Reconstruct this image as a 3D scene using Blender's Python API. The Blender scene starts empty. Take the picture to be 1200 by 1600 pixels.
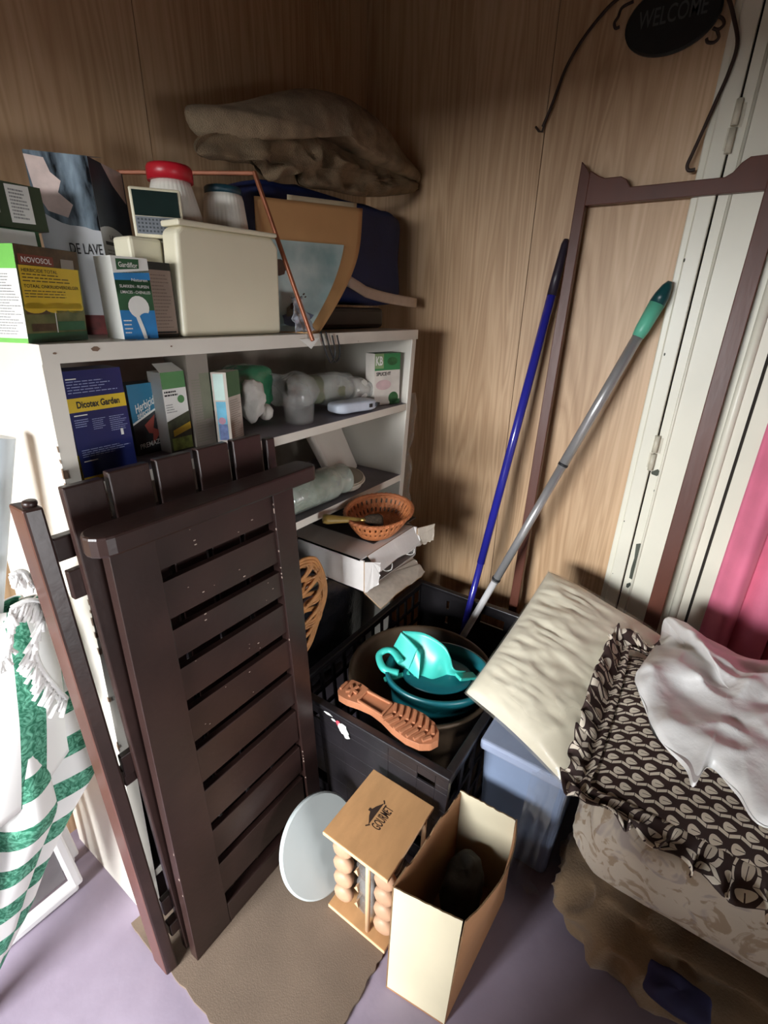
import bpy, bmesh, math, random
from mathutils import Vector, Matrix, noise
random.seed(7)
S = bpy.context.scene
COL = S.collection
PI = math.pi
# ------------------------------------------------------------------ camera
cd = bpy.data.cameras.new('camera'); cam = bpy.data.objects.new('camera', cd); COL.objects.link(cam)
cd.sensor_fit = 'VERTICAL'; cd.sensor_height = 36.0; cd.lens = 36.0 * 756.0 / 1600.0
cd.clip_start = 0.02
cam.matrix_world = Matrix(((0.5662184, 0.3084509, -0.7643656, 0.00000), (-0.8240007, 0.2348696, -0.5156153, 0.00000), (0.0204842, 0.9217887, 0.3871512, 1.36000), (0, 0, 0, 1)))
S.camera = cam
# ------------------------------------------------------------------ view, world, daylight
vs = S.view_settings
vs.view_transform = 'Standard'; vs.look = 'None'; vs.gamma = 1.0; vs.use_curve_mapping = False
vs.exposure = 0.2
w = bpy.data.worlds.new('daylight'); S.world = w; w.use_nodes = True
w.node_tree.nodes['Background'].inputs[0].default_value = (0.75, 0.86, 1.0, 1)
w.node_tree.nodes['Background'].inputs[1].default_value = 0.12
def area(name, loc, target, sx, sy, power, color, spread=PI):
    l = bpy.data.lights.new(name, 'AREA'); l.shape = 'RECTANGLE'; l.size = sx; l.size_y = sy
    l.energy = power; l.color = color; l.spread = spread
    o = bpy.data.objects.new(name, l); COL.objects.link(o); o.location = loc
    o.rotation_euler = (Vector(target) - Vector(loc)).to_track_quat('-Z', 'Y').to_euler()
    return o
# overcast sky seen through the window opening in the left wall, and a weak fill lamp added behind the camera for the shelf front
area('sky_outside_window', (-3.6, 0.75, 1.95), (0.0, 0.62, 1.20), 3.2, 1.4, 1150, (0.95, 0.98, 1.0))
area('added_front_fill', (0.10, -1.55, 0.62), (0.6, 0.9, 0.62), 0.8, 0.7, 3.6, (0.96, 0.98, 1.0), 0.85)

# ------------------------------------------------------------------ helpers
def lin(c):
    r = []
    for v in c:
        v /= 255.0
        r.append(v / 12.92 if v <= 0.04045 else ((v + 0.055) / 1.055) ** 2.4)
    return tuple(r) + (1.0,)
MATS = {}
def mk(name, col, rough=0.6, var=0.12, scale=18.0, bump=0.0, bscale=60.0, metal=0.0, col2=None, stretch=None, clear=0.0, spec=0.5, thin=None, trans=0.0, sheen=0.0):
    if name in MATS: return MATS[name]
    m = bpy.data.materials.new(name); m.use_nodes = True
    nt = m.node_tree; N = nt.nodes; L = nt.links
    b = N['Principled BSDF']
    tc = N.new('ShaderNodeTexCoord'); mp = N.new('ShaderNodeMapping'); L.new(tc.outputs['Object'], mp.inputs[0])
    if stretch: mp.inputs['Scale'].default_value = stretch
    nz = N.new('ShaderNodeTexNoise'); nz.inputs['Scale'].default_value = scale; nz.inputs['Detail'].default_value = 5
    L.new(mp.outputs[0], nz.inputs['Vector'])
    cr = N.new('ShaderNodeValToRGB'); L.new(nz.outputs['Fac'], cr.inputs[0])
    c = lin(col)
    if col2: a, d = c, lin(col2)
    else:
        a = tuple(max(0, x * (1 - var)) for x in c[:3]) + (1,); d = tuple(min(1, x * (1 + var)) for x in c[:3]) + (1,)
    cr.color_ramp.elements[0].position = 0.32; cr.color_ramp.elements[1].position = 0.68
    cr.color_ramp.elements[0].color = a; cr.color_ramp.elements[1].color = d
    L.new(cr.outputs[0], b.inputs['Base Color'])
    b.inputs['Roughness'].default_value = rough; b.inputs['Metallic'].default_value = metal
    b.inputs['Specular IOR Level'].default_value = spec
    b.inputs['Coat Weight'].default_value = clear
    b.inputs['Transmission Weight'].default_value = trans
    if sheen: b.inputs['Sheen Weight'].default_value = sheen
    if bump:
        n2 = N.new('ShaderNodeTexNoise'); n2.inputs['Scale'].default_value = bscale; n2.inputs['Detail'].default_value = 4
        L.new(mp.outputs[0], n2.inputs['Vector'])
        bp = N.new('ShaderNodeBump'); bp.inputs['Strength'].default_value = bump; bp.inputs['Distance'].default_value = 0.004
        L.new(n2.outputs['Fac'], bp.inputs['Height']); L.new(bp.outputs[0], b.inputs['Normal'])
    if thin is not None:
        out = N['Material Output']; tr = N.new('ShaderNodeBsdfTransparent'); mx = N.new('ShaderNodeMixShader')
        n3 = N.new('ShaderNodeTexNoise'); n3.inputs['Scale'].default_value = 14; L.new(mp.outputs[0], n3.inputs['Vector'])
        mr = N.new('ShaderNodeMapRange'); mr.inputs[1].default_value = 0.35; mr.inputs[2].default_value = 0.7
        mr.inputs[3].default_value = thin * 0.5; mr.inputs[4].default_value = min(1, thin * 1.6)
        L.new(n3.outputs['Fac'], mr.inputs[0]); L.new(mr.outputs[0], mx.inputs[0])
        L.new(tr.outputs[0], mx.inputs[1]); L.new(b.outputs[0], mx.inputs[2]); L.new(mx.outputs[0], out.inputs[0])
    MATS[name] = m
    return m

class E:
    """tiny node expression builder"""
    def __init__(s, nt, sock): s.nt = nt; s.s = sock
    def op(s, o, *a):
        n = s.nt.nodes.new('ShaderNodeMath'); n.operation = o
        for i, x in enumerate((s,) + a):
            if isinstance(x, E): s.nt.links.new(x.s, n.inputs[i])
            else: n.inputs[i].default_value = x
        return E(s.nt, n.outputs[0])
    def __add__(s, o): return s.op('ADD', o)
    def __sub__(s, o): return s.op('SUBTRACT', o)
    def __mul__(s, o): return s.op('MULTIPLY', o)
    def __truediv__(s, o): return s.op('DIVIDE', o)
    def lt(s, o): return s.op('LESS_THAN', o)
    def gt(s, o): return s.op('GREATER_THAN', o)
    def floor(s): return s.op('FLOOR')
    def fract(s): return s.op('FRACT')
    def abs(s): return s.op('ABSOLUTE')
    def mod(s, k): return s.op('FLOORED_MODULO', k)
    def max(s, o): return s.op('MAXIMUM', o)
    def min(s, o): return s.op('MINIMUM', o)

def V(*a): return Vector(a[0] if len(a) == 1 else a)

class MB:
    def __init__(s): s.v = []; s.f = []; s.m = []; s.uv = {}; s.sm = []
    def vert(s, p): s.v.append(Vector(p)); return len(s.v) - 1
    def face(s, idx, m=0, uv=None, smooth=False):
        if uv: s.uv[len(s.f)] = uv
        s.f.append(tuple(idx)); s.m.append(m); s.sm.append(smooth)
    def quad(s, a, b, c, d, m=0):
        s.face([s.vert(p) for p in (a, b, c, d)], m)
    def hexa(s, p, m=0, ms=None):
        # p: bottom 4 (ccw from above) then top 4 ; faces: bottom, top, front(0-1), right(1-2), back(2-3), left(3-0)
        i = [s.vert(q) for q in p]
        fs = [(3, 2, 1, 0), (4, 5, 6, 7), (0, 1, 5, 4), (1, 2, 6, 5), (2, 3, 7, 6), (3, 0, 4, 7)]
        for k, f in enumerate(fs): s.face([i[j] for j in f], ms[k] if ms else m)
    def box(s, x0, y0, z0, x1, y1, z1, m=0, ms=None):
        s.hexa([(x0, y0, z0), (x1, y0, z0), (x1, y1, z0), (x0, y1, z0), (x0, y0, z1), (x1, y0, z1), (x1, y1, z1), (x0, y1, z1)], m, ms)
    def obox(s, c, u, w, h, m=0, ms=None):
        c, u, w, h = V(c), V(u), V(w), V(h)
        s.hexa([c, c + u, c + u + w, c + w, c + h, c + u + h, c + u + w + h, c + w + h], m, ms)
    def bar(s, a, b, wx, wy, up=(0, 0, 1), m=0):
        """rectangular bar from a to b, wx across, wy along the 'up' side"""
        a, b = V(a), V(b); d = (b - a).normalized(); x = d.cross(V(up)).normalized(); y = x.cross(d).normalized()
        s.obox(a - x * wx / 2 - y * wy / 2, x * wx, b - a, y * wy, m)
    def tube(s, pts, r, n=8, m=0, closed=False, flat=1.0, ref=None, caps=True):
        pts = [V(p) for p in pts]; K = len(pts); rings = []
        prev = None
        for i, p in enumerate(pts):
            a = pts[(i - 1) % K] if (closed or i) else p; b = pts[(i + 1) % K] if (closed or i < K - 1) else p
            d = (b - a)
            d = d.normalized() if d.length > 1e-9 else V(0, 0, 1)
            if ref is not None: x = V(ref) - d * V(ref).dot(d)
            elif prev is None: x = d.orthogonal()
            else: x = prev - d * prev.dot(d)
            if x.length < 1e-6: x = d.orthogonal()
            x.normalize(); prev = x; y = d.cross(x)
            rr = r[i] if isinstance(r, (list, tuple)) else r
            rings.append([s.vert(p + x * (rr * flat * math.cos(2 * PI * k / n)) + y * (rr * math.sin(2 * PI * k / n))) for k in range(n)])
        for i in range(K if closed else K - 1):
            A, B = rings[i], rings[(i + 1) % K]
            for k in range(n): s.face((A[k], A[(k + 1) % n], B[(k + 1) % n], B[k]), m, smooth=n > 4)
        if not closed and caps:
            s.face(rings[0][::-1], m); s.face(rings[-1], m)
    def lathe(s, prof, n=32, o=(0, 0, 0), ax=(0, 0, 1), sx=1.0, sy=1.0, m=0, xr=None, rib=0.0, nr=0, skip=None, smooth=True, top=True):
        o = V(o); z = V(ax).normalized(); x = V(xr) if xr else z.orthogonal(); x = (x - z * x.dot(z)).normalized(); y = z.cross(x)
        rings = []
        for (r, h) in prof:
            rg = []
            for k in range(n):
                t = 2 * PI * k / n; rr = r * (1 + (rib * math.cos(nr * t) if nr else 0))
                rg.append(s.vert(o + x * (rr * sx * math.cos(t)) + y * (rr * sy * math.sin(t)) + z * h))
            rings.append(rg)
        for i in range(len(rings) - 1):
            for k in range(n):
                if skip and skip(i, k): continue
                s.face((rings[i][k], rings[i][(k + 1) % n], rings[i + 1][(k + 1) % n], rings[i + 1][k]), m[i] if isinstance(m, list) else m, smooth=smooth)
        mm = m[0] if isinstance(m, list) else m
        if prof[0][0] > 1e-5: s.face(rings[0][::-1], mm)
        mm = m[-1] if isinstance(m, list) else m
        if top and prof[-1][0] > 1e-5: s.face(rings[-1], mm)
        return rings
    def grid(s, fn, nu, nv, m=0, uvs=(1, 1), closed=False, smooth=True, mf=None):
        idx = [[s.vert(fn(i / nu, j / nv)) for j in range(nv + 1)] for i in range(nu if closed else nu + 1)]
        for i in range(nu):
            i2 = (i + 1) % nu if closed else i + 1
            for j in range(nv):
                uv = [((i + a) / nu * uvs[0], (j + b) / nv * uvs[1]) for a, b in ((0, 0), (1, 0), (1, 1), (0, 1))]
                s.face((idx[i][j], idx[i2][j], idx[i2][j + 1], idx[i][j + 1]), mf(i / nu, j / nv) if mf else m, uv, smooth)
        return idx
    def prism(s, pts, h, m=0, side=None):
        """pts: 3D outline, h: extrusion vector"""
        h = V(h); a = [s.vert(p) for p in pts]; b = [s.vert(V(p) + h) for p in pts]; n = len(pts)
        s.face(a[::-1], m); s.face(b, m)
        for k in range(n): s.face((a[k], a[(k + 1) % n], b[(k + 1) % n], b[k]), m if side is None else side)
    def build(s, name, mats, parent=None, bevel=0.0, smooth=False, solid=0.0, sub=0, origin=None, bseg=2, weld=False):
        if not isinstance(mats, (list, tuple)): mats = [mats]
        xs = [p.x for p in s.v]; ys = [p.y for p in s.v]; zs = [p.z for p in s.v]
        if parent is not None: o = Vector(parent['_base'])
        elif origin is not None: o = V(origin)
        else: o = Vector(((min(xs) + max(xs)) / 2, (min(ys) + max(ys)) / 2, min(zs)))
        me = bpy.data.meshes.new(name)
        me.from_pydata([tuple(p - o) for p in s.v], [], s.f)
        for mt in mats: me.materials.append(mt)
        if s.uv:
            ul = me.uv_layers.new(name='UVMap')
            for fi, uv in s.uv.items():
                pl = me.polygons[fi]
                for k, li in enumerate(pl.loop_indices): ul.data[li].uv = uv[k % len(uv)]
        for i, p in enumerate(me.polygons):
            p.material_index = s.m[i]; p.use_smooth = smooth or s.sm[i]
        bm = bmesh.new(); bm.from_mesh(me)
        if weld: bmesh.ops.remove_doubles(bm, verts=bm.verts, dist=1e-5)
        bmesh.ops.recalc_face_normals(bm, faces=bm.faces); bm.to_mesh(me); bm.free()
        me.update()
        ob = bpy.data.objects.new(name, me); COL.objects.link(ob)
        if parent is not None: ob.parent = parent
        else: ob.location = o
        ob['_base'] = tuple(o)
        if solid:
            md = ob.modifiers.new('thickness', 'SOLIDIFY'); md.thickness = solid; md.offset = 0
        if bevel:
            md = ob.modifiers.new('edges', 'BEVEL'); md.width = bevel; md.segments = bseg; md.limit_method = 'ANGLE'; md.angle_limit = 0.6
        if sub:
            md = ob.modifiers.new('smooth', 'SUBSURF'); md.levels = sub; md.render_levels = sub
        return ob

def tag(o, label, cat, group=None, kind=None):
    o['label'] = label; o['category'] = cat
    if group: o['group'] = group
    if kind: o['kind'] = kind
    return o
def thing(name, loc, label, cat, group=None):
    o = bpy.data.objects.new(name, None); COL.objects.link(o); o.location = loc; o.empty_display_size = 0.05
    o['_base'] = tuple(loc)
    return tag(o, label, cat, group)
def struct(o): o['kind'] = 'structure'; return o

def text_mb(mb, body, o, u, v, width, height, m=0, bold=0.0, off=0.0012, align='fit'):
    """lettering laid in the plane (u, v) from o (lower left), added to mb"""
    cu = bpy.data.curves.new('letters', 'FONT'); cu.body = body; cu.size = 1.0; cu.offset = bold; cu.resolution_u = 3
    ob = bpy.data.objects.new('letters', cu); COL.objects.link(ob)
    dg = bpy.context.evaluated_depsgraph_get(); me = bpy.data.meshes.new_from_object(ob.evaluated_get(dg))
    bpy.data.objects.remove(ob); bpy.data.curves.remove(cu)
    if not me.vertices: return
    xs = [q.co.x for q in me.vertices]; ys = [q.co.y for q in me.vertices]
    x0, x1, y0, y1 = min(xs), max(xs), min(ys), max(ys)
    u, v = V(u), V(v); n = u.cross(v).normalized(); o = V(o)
    base = len(mb.v)
    for q in me.vertices:
        mb.vert(o + u * ((q.co.x - x0) / (x1 - x0) * width) + v * ((q.co.y - y0) / (y1 - y0) * height) + n * off)
    for p in me.polygons: mb.face([base + i for i in p.vertices], m)
    bpy.data.meshes.remove(me)

class Face:
    """a printed face: o lower-left corner, u and v full edge vectors"""
    def __init__(s, mb, o, u, v): s.mb = mb; s.o = V(o); s.u = V(u); s.v = V(v); s.n = s.u.cross(s.v).normalized(); s.k = 1
    def at(s, a, b, off=0.0): return s.o + s.u * a + s.v * b + s.n * off
    def rect(s, a0, b0, a1, b1, m, k=1, sk=0.0):
        h = 0.00035 * k
        s.mb.quad(s.at(a0, b0, h), s.at(a1, b0 + sk, h), s.at(a1, b1 + sk, h), s.at(a0, b1, h), m)
    def poly(s, pts, m, k=1): s.mb.face([s.mb.vert(s.at(a, b, 0.00035 * k)) for a, b in pts], m)
    def disc(s, a, b, ra, rb, m, k=1, n=18): s.poly([(a + ra * math.cos(2 * PI * t / n), b + rb * math.sin(2 * PI * t / n)) for t in range(n)], m, k)
    def lines(s, a0, b0, a1, b1, n, m, k=1, fill=0.45, seed=1):
        """unreadable fine print: rows of short bars"""
        rnd = random.Random(seed); dh = (b1 - b0) / n
        for i in range(n):
            y = b1 - dh * (i + 0.7); x = a0; end = a0 + (a1 - a0) * rnd.uniform(0.6, 1.0)
            while x < end:
                wd = rnd.uniform(0.05, 0.16) * (a1 - a0)
                s.rect(x, y, min(x + wd, end), y + dh * fill, m, k); x += wd + 0.02 * (a1 - a0)
    def text(s, body, a0, b0, a1, b1, m, bold=0.0, k=3, sk=0.0):
        text_mb(s.mb, body, s.at(a0, b0), s.u.normalized() + s.v.normalized() * sk, s.v.normalized(), (a1 - a0) * s.u.length, (b1 - b0) * s.v.length, m, bold, 0.00035 * k)

def fbm(p, sc, o=3): return noise.fractal(V(p) * sc, 1.0, 2.0, o)
def catmull(pts, per=8, closed=True):
    pts = [V(p) for p in pts]; n = len(pts); out = []
    for i in range(n if closed else n - 1):
        p0 = pts[(i - 1) % n] if closed or i else pts[i]; p1 = pts[i]; p2 = pts[(i + 1) % n]
        p3 = pts[(i + 2) % n] if closed or i < n - 2 else p2
        for k in range(per):
            t = k / per
            out.append(0.5 * ((2 * p1) + (p2 - p0) * t + (2 * p0 - 5 * p1 + 4 * p2 - p3) * t * t + (3 * p1 - p0 - 3 * p2 + p3) * t ** 3))
    if not closed: out.append(pts[-1])
    return out
def blob(mb, outline, bulge, rings=12, per=6, amp=0.01, sc=12.0, back=0.5, m=0, fold=0.0, fsc=20, power=0.5, seed=0.0):
    """soft body: closed 3D outline puffed along bulge, both sides"""
    O = catmull(outline, per); n = len(O); c = sum(O, V(0, 0, 0)) / n; bl = V(bulge); bn = bl.normalized()
    sh = V(seed * 7.3, seed * 3.1, seed)
    def P(k, s, side):
        q = c + (O[k % n] - c) * s
        h = (1 - s ** 2.4) ** power
        d = bl * (h if side > 0 else -back * h)
        q = q + d
        a = fbm(q + sh, sc) * amp
        if fold: a += (abs(noise.noise((q + sh) * fsc)) - 0.25) * -fold
        ed = 0.35 + 0.65 * (1 - s ** 3)
        return q + bn * a * ed * (1 if side > 0 else -1) + (q - c) * (noise.noise((q + sh) * sc * 0.7) * amp * 2.0 * s)
    for side in (1, -1):
        mb.grid(lambda a, b: P(int(round(a * n)), b * 0.999 + 0.001, side), n, rings, m, closed=True)
def cushion(mb, A, B, C, D, th, n=28, m=0, pinch=0.07, amp=0.008, sc=14, fold=0.0, fsc=20, uvs=(1, 1), nrm=None, seed=0, power=0.42, under=0.7, aniso=None):
    A, B, C, D = V(A), V(B), V(C), V(D)
    nr = V(nrm) if nrm else (B - A).cross(D - A).normalized()
    if not nrm and nr.z < 0: nr = -nr
    cen = (A + B + C + D) / 4; sh = V(seed * 5.1, seed * 2.7, 0)
    def P(u, v, side):
        q = A * (1 - u) * (1 - v) + B * u * (1 - v) + C * u * v + D * (1 - u) * v
        e = 16 * u * (1 - u) * v * (1 - v)
        mid = q
        pu = pinch * math.sin(PI * u) * (1 if v < 0.5 else 1) * abs(2 * v - 1) ** 3; pv = pinch * math.sin(PI * v) * abs(2 * u - 1) ** 3
        q = q + (cen - q) * (pu + pv)
        h = th * max(e, 0) ** power * (1 if side > 0 else -under)
        w = fbm(q + sh, sc) * amp
        if fold and aniso: w -= (abs(noise.noise(V(u * aniso[0], v * aniso[1], seed))) - 0.2) * fold * (1 - .75 * min(1, v * 1.3)) + (abs(noise.noise(V(u * 9, v * 4, seed + 3))) - .2) * fold * .5
        elif fold: w -= (abs(noise.noise((q + sh) * fsc)) - 0.2) * fold
        return q + nr * (h + w * (min(1, e * 2.5) + 0.1))
    mb.grid(lambda u, v: P(u, v, 1), n, n, m, uvs)
    mb.grid(lambda u, v: P(u, v, -1), n, n, m, uvs)
    return nr
def superell(mb, c, h, e=0.4, n=40, amp=0.01, sc=10, m=0, fold=0.0, fsc=18, rot=0.0, seed=0, uvs=(3, 2)):
    c = V(c); sh = V(seed * 3.7, seed, seed * 1.9)
    def sp(x): return math.copysign(abs(x) ** e, x)
    R = Matrix.Rotation(rot, 3, 'Z')
    def P(u, v):
        t = 2 * PI * u; p = PI * (v - 0.5)
        q = V(h[0] * sp(math.cos(p)) * sp(math.cos(t)), h[1] * sp(math.cos(p)) * sp(math.sin(t)), h[2] * sp(math.sin(p)))
        d = q.normalized(); q = R @ q + c
        w = fbm(q + sh, sc) * amp
        if fold: w -= (abs(noise.noise((q + sh) * fsc)) - 0.2) * fold
        return q + (R @ d) * w
    mb.grid(P, n, n // 2, m, uvs, closed=True)
def carton(c, ang, w_, d_, h_, lean=0.0, slant=0.0):
    """front-left-bottom corner, turn, width, depth, height -> MB with the plain carton, and its front, left, right, top faces"""
    mb = MB(); c = V(c); u = V(math.cos(ang), math.sin(ang), 0) * w_; d = V(-math.sin(ang), math.cos(ang), 0) * d_
    h = (V(-math.sin(ang) * lean, math.cos(ang) * lean, 1) + V(math.cos(ang), math.sin(ang), 0) * slant).normalized() * h_
    mb.obox(c, u, d, h, 0)
    return mb, Face(mb, c, u, h), Face(mb, c + d, -d, h), Face(mb, c + u, d, h), Face(mb, c + h, u, d)
# ------------------------------------------------------------------ the room
XR, YB, ZC = 1.62, 1.20, 2.45
def wood_panel():
    m = bpy.data.materials.new('wood_panel'); m.use_nodes = True; nt = m.node_tree; N = nt.nodes; L = nt.links; b = N['Principled BSDF']
    tc = N.new('ShaderNodeTexCoord')
    def nz(sc, st, det, dist=0.0):
        mp = N.new('ShaderNodeMapping'); mp.inputs['Scale'].default_value = st; L.new(tc.outputs['Object'], mp.inputs[0])
        n = N.new('ShaderNodeTexNoise'); n.inputs['Scale'].default_value = sc; n.inputs['Detail'].default_value = det
        n.inputs['Distortion'].default_value = dist; L.new(mp.outputs[0], n.inputs['Vector']); return E(nt, n.outputs['Fac'])
    fig = nz(1.0, (9, 9, 0.55), 3, 0.6)            # cathedral figure
    rings = (fig * 13.0).fract()
    rings = (rings - 0.5).abs() * 2.0
    fib = nz(1.0, (150, 150, 3.0), 4)
    broad = nz(1.0, (4, 4, 0.4), 2)
    f = rings * 0.17 + fib * 0.24 + broad * 0.56
    cr = N.new('ShaderNodeValToRGB'); L.new(f.s, cr.inputs[0])
    el = cr.color_ramp.elements
    el[0].position = 0.30; el[0].color = lin((170, 134, 98)); el[1].position = 0.80; el[1].color = lin((220, 190, 156))
    e = el.new(0.55); e.color = lin((202, 168, 132))
    L.new(cr.outputs[0], b.inputs['Base Color']); b.inputs['Roughness'].default_value = 0.48
    return m
WOODP = wood_panel()
GROOVE = mk('panel_groove', (70, 50, 32), 0.8)
mb = MB()
mb.box(XR + 0.012, -1.6, 0, XR + 0.05, YB + 0.05, ZC, 1)
for y0, y1 in ((-1.6, -0.63), (0.12, 0.5775), (0.5795, 1.20)): mb.box(XR, y0, 0, XR + 0.013, y1, ZC, 0)
mb.box(XR, -0.63, 2.08, XR + 0.013, 0.12, ZC, 0)
struct(mb.build('wall_right', [WOODP, GROOVE]))
mb = MB()
mb.box(-1.65, YB + 0.012, 0, XR + 0.05, YB + 0.05, ZC, 1)
for x0, x1 in ((-1.65, -0.972), (-0.97, -0.382), (-0.38, 0.208), (0.21, 0.798), (0.80, 1.388), (1.39, 1.62)): mb.box(x0, YB, 0, x1, YB + 0.013, ZC, 0)
struct(mb.build('wall_back', [WOODP, GROOVE]))
mb = MB()
PALEW = mk('pale_wall_paint', (150, 146, 138), 0.8)
Y0, Y1, Z0, Z1 = 0.10, 1.15, 0.35, 1.58
mb.box(-1.70, -1.65, 0, -1.60, Y0, ZC); mb.box(-1.70, Y1, 0, -1.60, YB + 0.05, ZC)
mb.box(-1.70, Y0, 0, -1.60, Y1, Z0); mb.box(-1.70, Y0, Z1, -1.60, Y1, ZC)
struct(mb.build('wall_left', [PALEW]))
mb = MB(); mb.box(-0.42, -0.50, 0, -0.10, 0.33, 0.88); struct(mb.build('added_shade_block', [PALEW]))  # unseen low block, added to shade the lower right of the view
mb = MB()
for a, b in ((Y0, Y0 + .05), (Y1 - .05, Y1)): mb.box(-1.69, a, Z0, -1.62, b, Z1)
mb.box(-1.69, Y0, Z0, -1.62, Y1, Z0 + .05); mb.box(-1.69, Y0, Z1 - .05, -1.62, Y1, Z1)
struct(mb.build('window_1', [mk('window_white', (225, 225, 218), 0.4)]))
mb = MB(); mb.box(-1.70, -1.70, 0, XR + 0.05, -1.60, ZC); struct(mb.build('wall_near', [PALEW]))
mb = MB(); mb.box(-1.70, -1.70, ZC, XR + 0.05, YB + 0.05, ZC + .05); struct(mb.build('ceiling', [mk('ceiling_board', (84, 62, 40), 0.7)]))
FLOORM = mk('lilac_floor_paint', (134, 122, 137), 0.45, 0.07, 6, 0.15, 40, col2=(152, 140, 156))
mb = MB(); mb.box(-1.70, -1.70, -0.05, XR + 0.05, YB + 0.05, 0.0); struct(mb.build('floor', [FLOORM]))

# white door with its casing on the right wall
DOORW = mk('door_white', (226, 222, 205), 0.38, 0.04, 5, 0.06, 30)
CHIP = mk('chipped_dark_paint', (74, 78, 68), 0.8, 0.3)
SEAM = mk('dark_gap', (40, 34, 28), 0.9)
mb = MB()
mb.box(1.592, 0.122, 0, 1.62, 0.160, 2.10, 0); mb.box(1.600, 0.159, 0, 1.62, 0.176, 2.10, 0)
f = Face(mb, (1.592, 0.160, 0), (0, -0.038, 0), (0, 0, 2.1))
for a, b, r in ((.1, .36, .004), (.2, .60, .006), (.06, .71, .007), (.15, .27, .003)):
    f.poly([(a + r * 9 * math.cos(t * .9) * (1 + .4 * math.sin(t * 3.1)), b + r * .35 * math.sin(t * .9)) for t in range(7)], 1)
struct(mb.build('trim_1', [DOORW, CHIP], bevel=0.003))
mb = MB(); mb.box(1.592, -0.68, 0, 1.62, -0.63, 2.10); mb.box(1.592, -0.68, 2.08, 1.62, 0.176, 2.15); struct(mb.build('trim_2', [DOORW], bevel=0.003))
mb = MB()
mb.box(1.598, -0.074, 0.01, 1.62, 0.1175, 2.08, 0)         # stile
mb.tube([(1.598, 0.092, 0.01), (1.598, 0.092, 2.08)], 0.004, 8, 0)
mb.tube([(1.599, -0.040, 0.01), (1.599, -0.040, 2.08)], 0.012, 10, 0)
mb.box(1.606, -0.082, 0.01, 1.62, -0.074, 2.08, 1)         # groove
mb.box(1.600, -0.63, 0.01, 1.62, -0.082, 2.08, 0)
mb.box(1.612, 0.1175, 0.01, 1.62, 0.122, 2.08, 1)          # hinge gap
def chip(pts): mb.face([mb.vert(p) for p in pts], 2)
XC = 1.5972
for pts in ([(1.5972, 0.1497, 1.5343), (1.5972, 0.1389, 1.5480), (1.5972, 0.1224, 1.5485), (1.5972, 0.1201, 1.5273), (1.5972, 0.1346, 1.5179), (1.5972, 0.1453, 1.5212)],
            [(1.5972, 0.1169, 0.9267), (1.5972, 0.1004, 0.9380), (1.5972, 0.0894, 0.9263), (1.5972, 0.0992, 0.9163), (1.5972, 0.1136, 0.9194)],
            [(1.5972, 0.0971, 0.8741), (1.5972, 0.0917, 0.8732), (1.5972, 0.0921, 0.8670), (1.5972, 0.0975, 0.8678)],
            [(1.5972, 0.1086, 0.6876), (1.5972, 0.0968, 0.6934), (1.5972, 0.0903, 0.6795), (1.5972, 0.0902, 0.6429), (1.5972, 0.0900, 0.5868), (1.5972, 0.0944, 0.5614), (1.5972, 0.1047, 0.5649), (1.5972, 0.1060, 0.6003), (1.5972, 0.1042, 0.6384)],
            [(1.5972, 0.1079, 0.5420), (1.5972, 0.0980, 0.5504), (1.5972, 0.0943, 0.5420), (1.5972, 0.1011, 0.5274), (1.5972, 0.1075, 0.5299)]):
    chip(pts)
door = struct(mb.build('door_1', [DOORW, SEAM, CHIP], origin=(1.62, -0.25, 0)))
HINGE = mk('painted_hinge', (205, 198, 178), 0.35, 0.1, 60)
for z in (0.985, 1.765):
    h = MB()
    h.tube([(1.589, 0.120, z - .052), (1.589, 0.120, z - .002)], 0.0075, 10); h.tube([(1.589, 0.120, z + .002), (1.589, 0.120, z + .052)], 0.0075, 10)
    h.box(1.591, 0.121, z - .045, 1.594, 0.131, z + .0, 0); h.box(1.596, 0.105, z, 1.599, 0.119, z + .045, 0)
    h.build('hinge', [HINGE], door)

# pink curtain
PINK = mk('pink_curtain_cloth', (214, 112, 140), 0.75, 0.10, 8, 0.1, 200, sheen=0.2)
mb = MB()
def cur(u, v):
    y = -0.13 - 0.5 * u; ph = u * 2 * PI * 6
    return V(1.565 + 0.020 * math.sin(ph + 2.0 + 0.3 * math.sin(v * 5)) + 0.006 * math.sin(ph * 2.3), y + 0.012 * math.cos(ph), 0.05 + 1.95 * v)
mb.grid(cur, 90, 24, 0)
tag(mb.build('curtain', [PINK], solid=0.003), 'pink pleated curtain hanging beside the white door', 'curtain')

# ------------------------------------------------------------------ white shelf unit
SW = mk('shelf_white_paint', (214, 208, 197), 0.42, 0.05, 7, 0.05, 40)
SHTOP = mk('shelf_grey_liner', (112, 104, 112), 0.5, 0.15, 12)
RUB = mk('worn_edge', (120, 96, 78), 0.8, 0.3)
YS, YSB = 0.813, 1.165
def xl(z): return 0.266 + 0.041 * z
def xr(z): return 1.245 + 0.093 * z
ZT = 1.303
sh = thing('shelf_unit', (0.78, 0.99, 0), 'white painted wooden shelf unit with chipped edges against the back wall', 'shelf')
def slab(x0b, x1b, x0t, x1t, y0, y1, z0, z1, m=0, ms=None, b=None):
    b = b or MB(); b.hexa([(x0b, y0, z0), (x1b, y0, z0), (x1b, y1, z0), (x0b, y1, z0), (x0t, y0, z1), (x1t, y0, z1), (x1t, y1, z1), (x0t, y1, z1)], m, ms); return b
t = 0.024
b = slab(xl(0), xl(0) + t, xl(1.276), xl(1.276) + t, YS, YSB, 0, 1.276)
rnd = random.Random(3)
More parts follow.
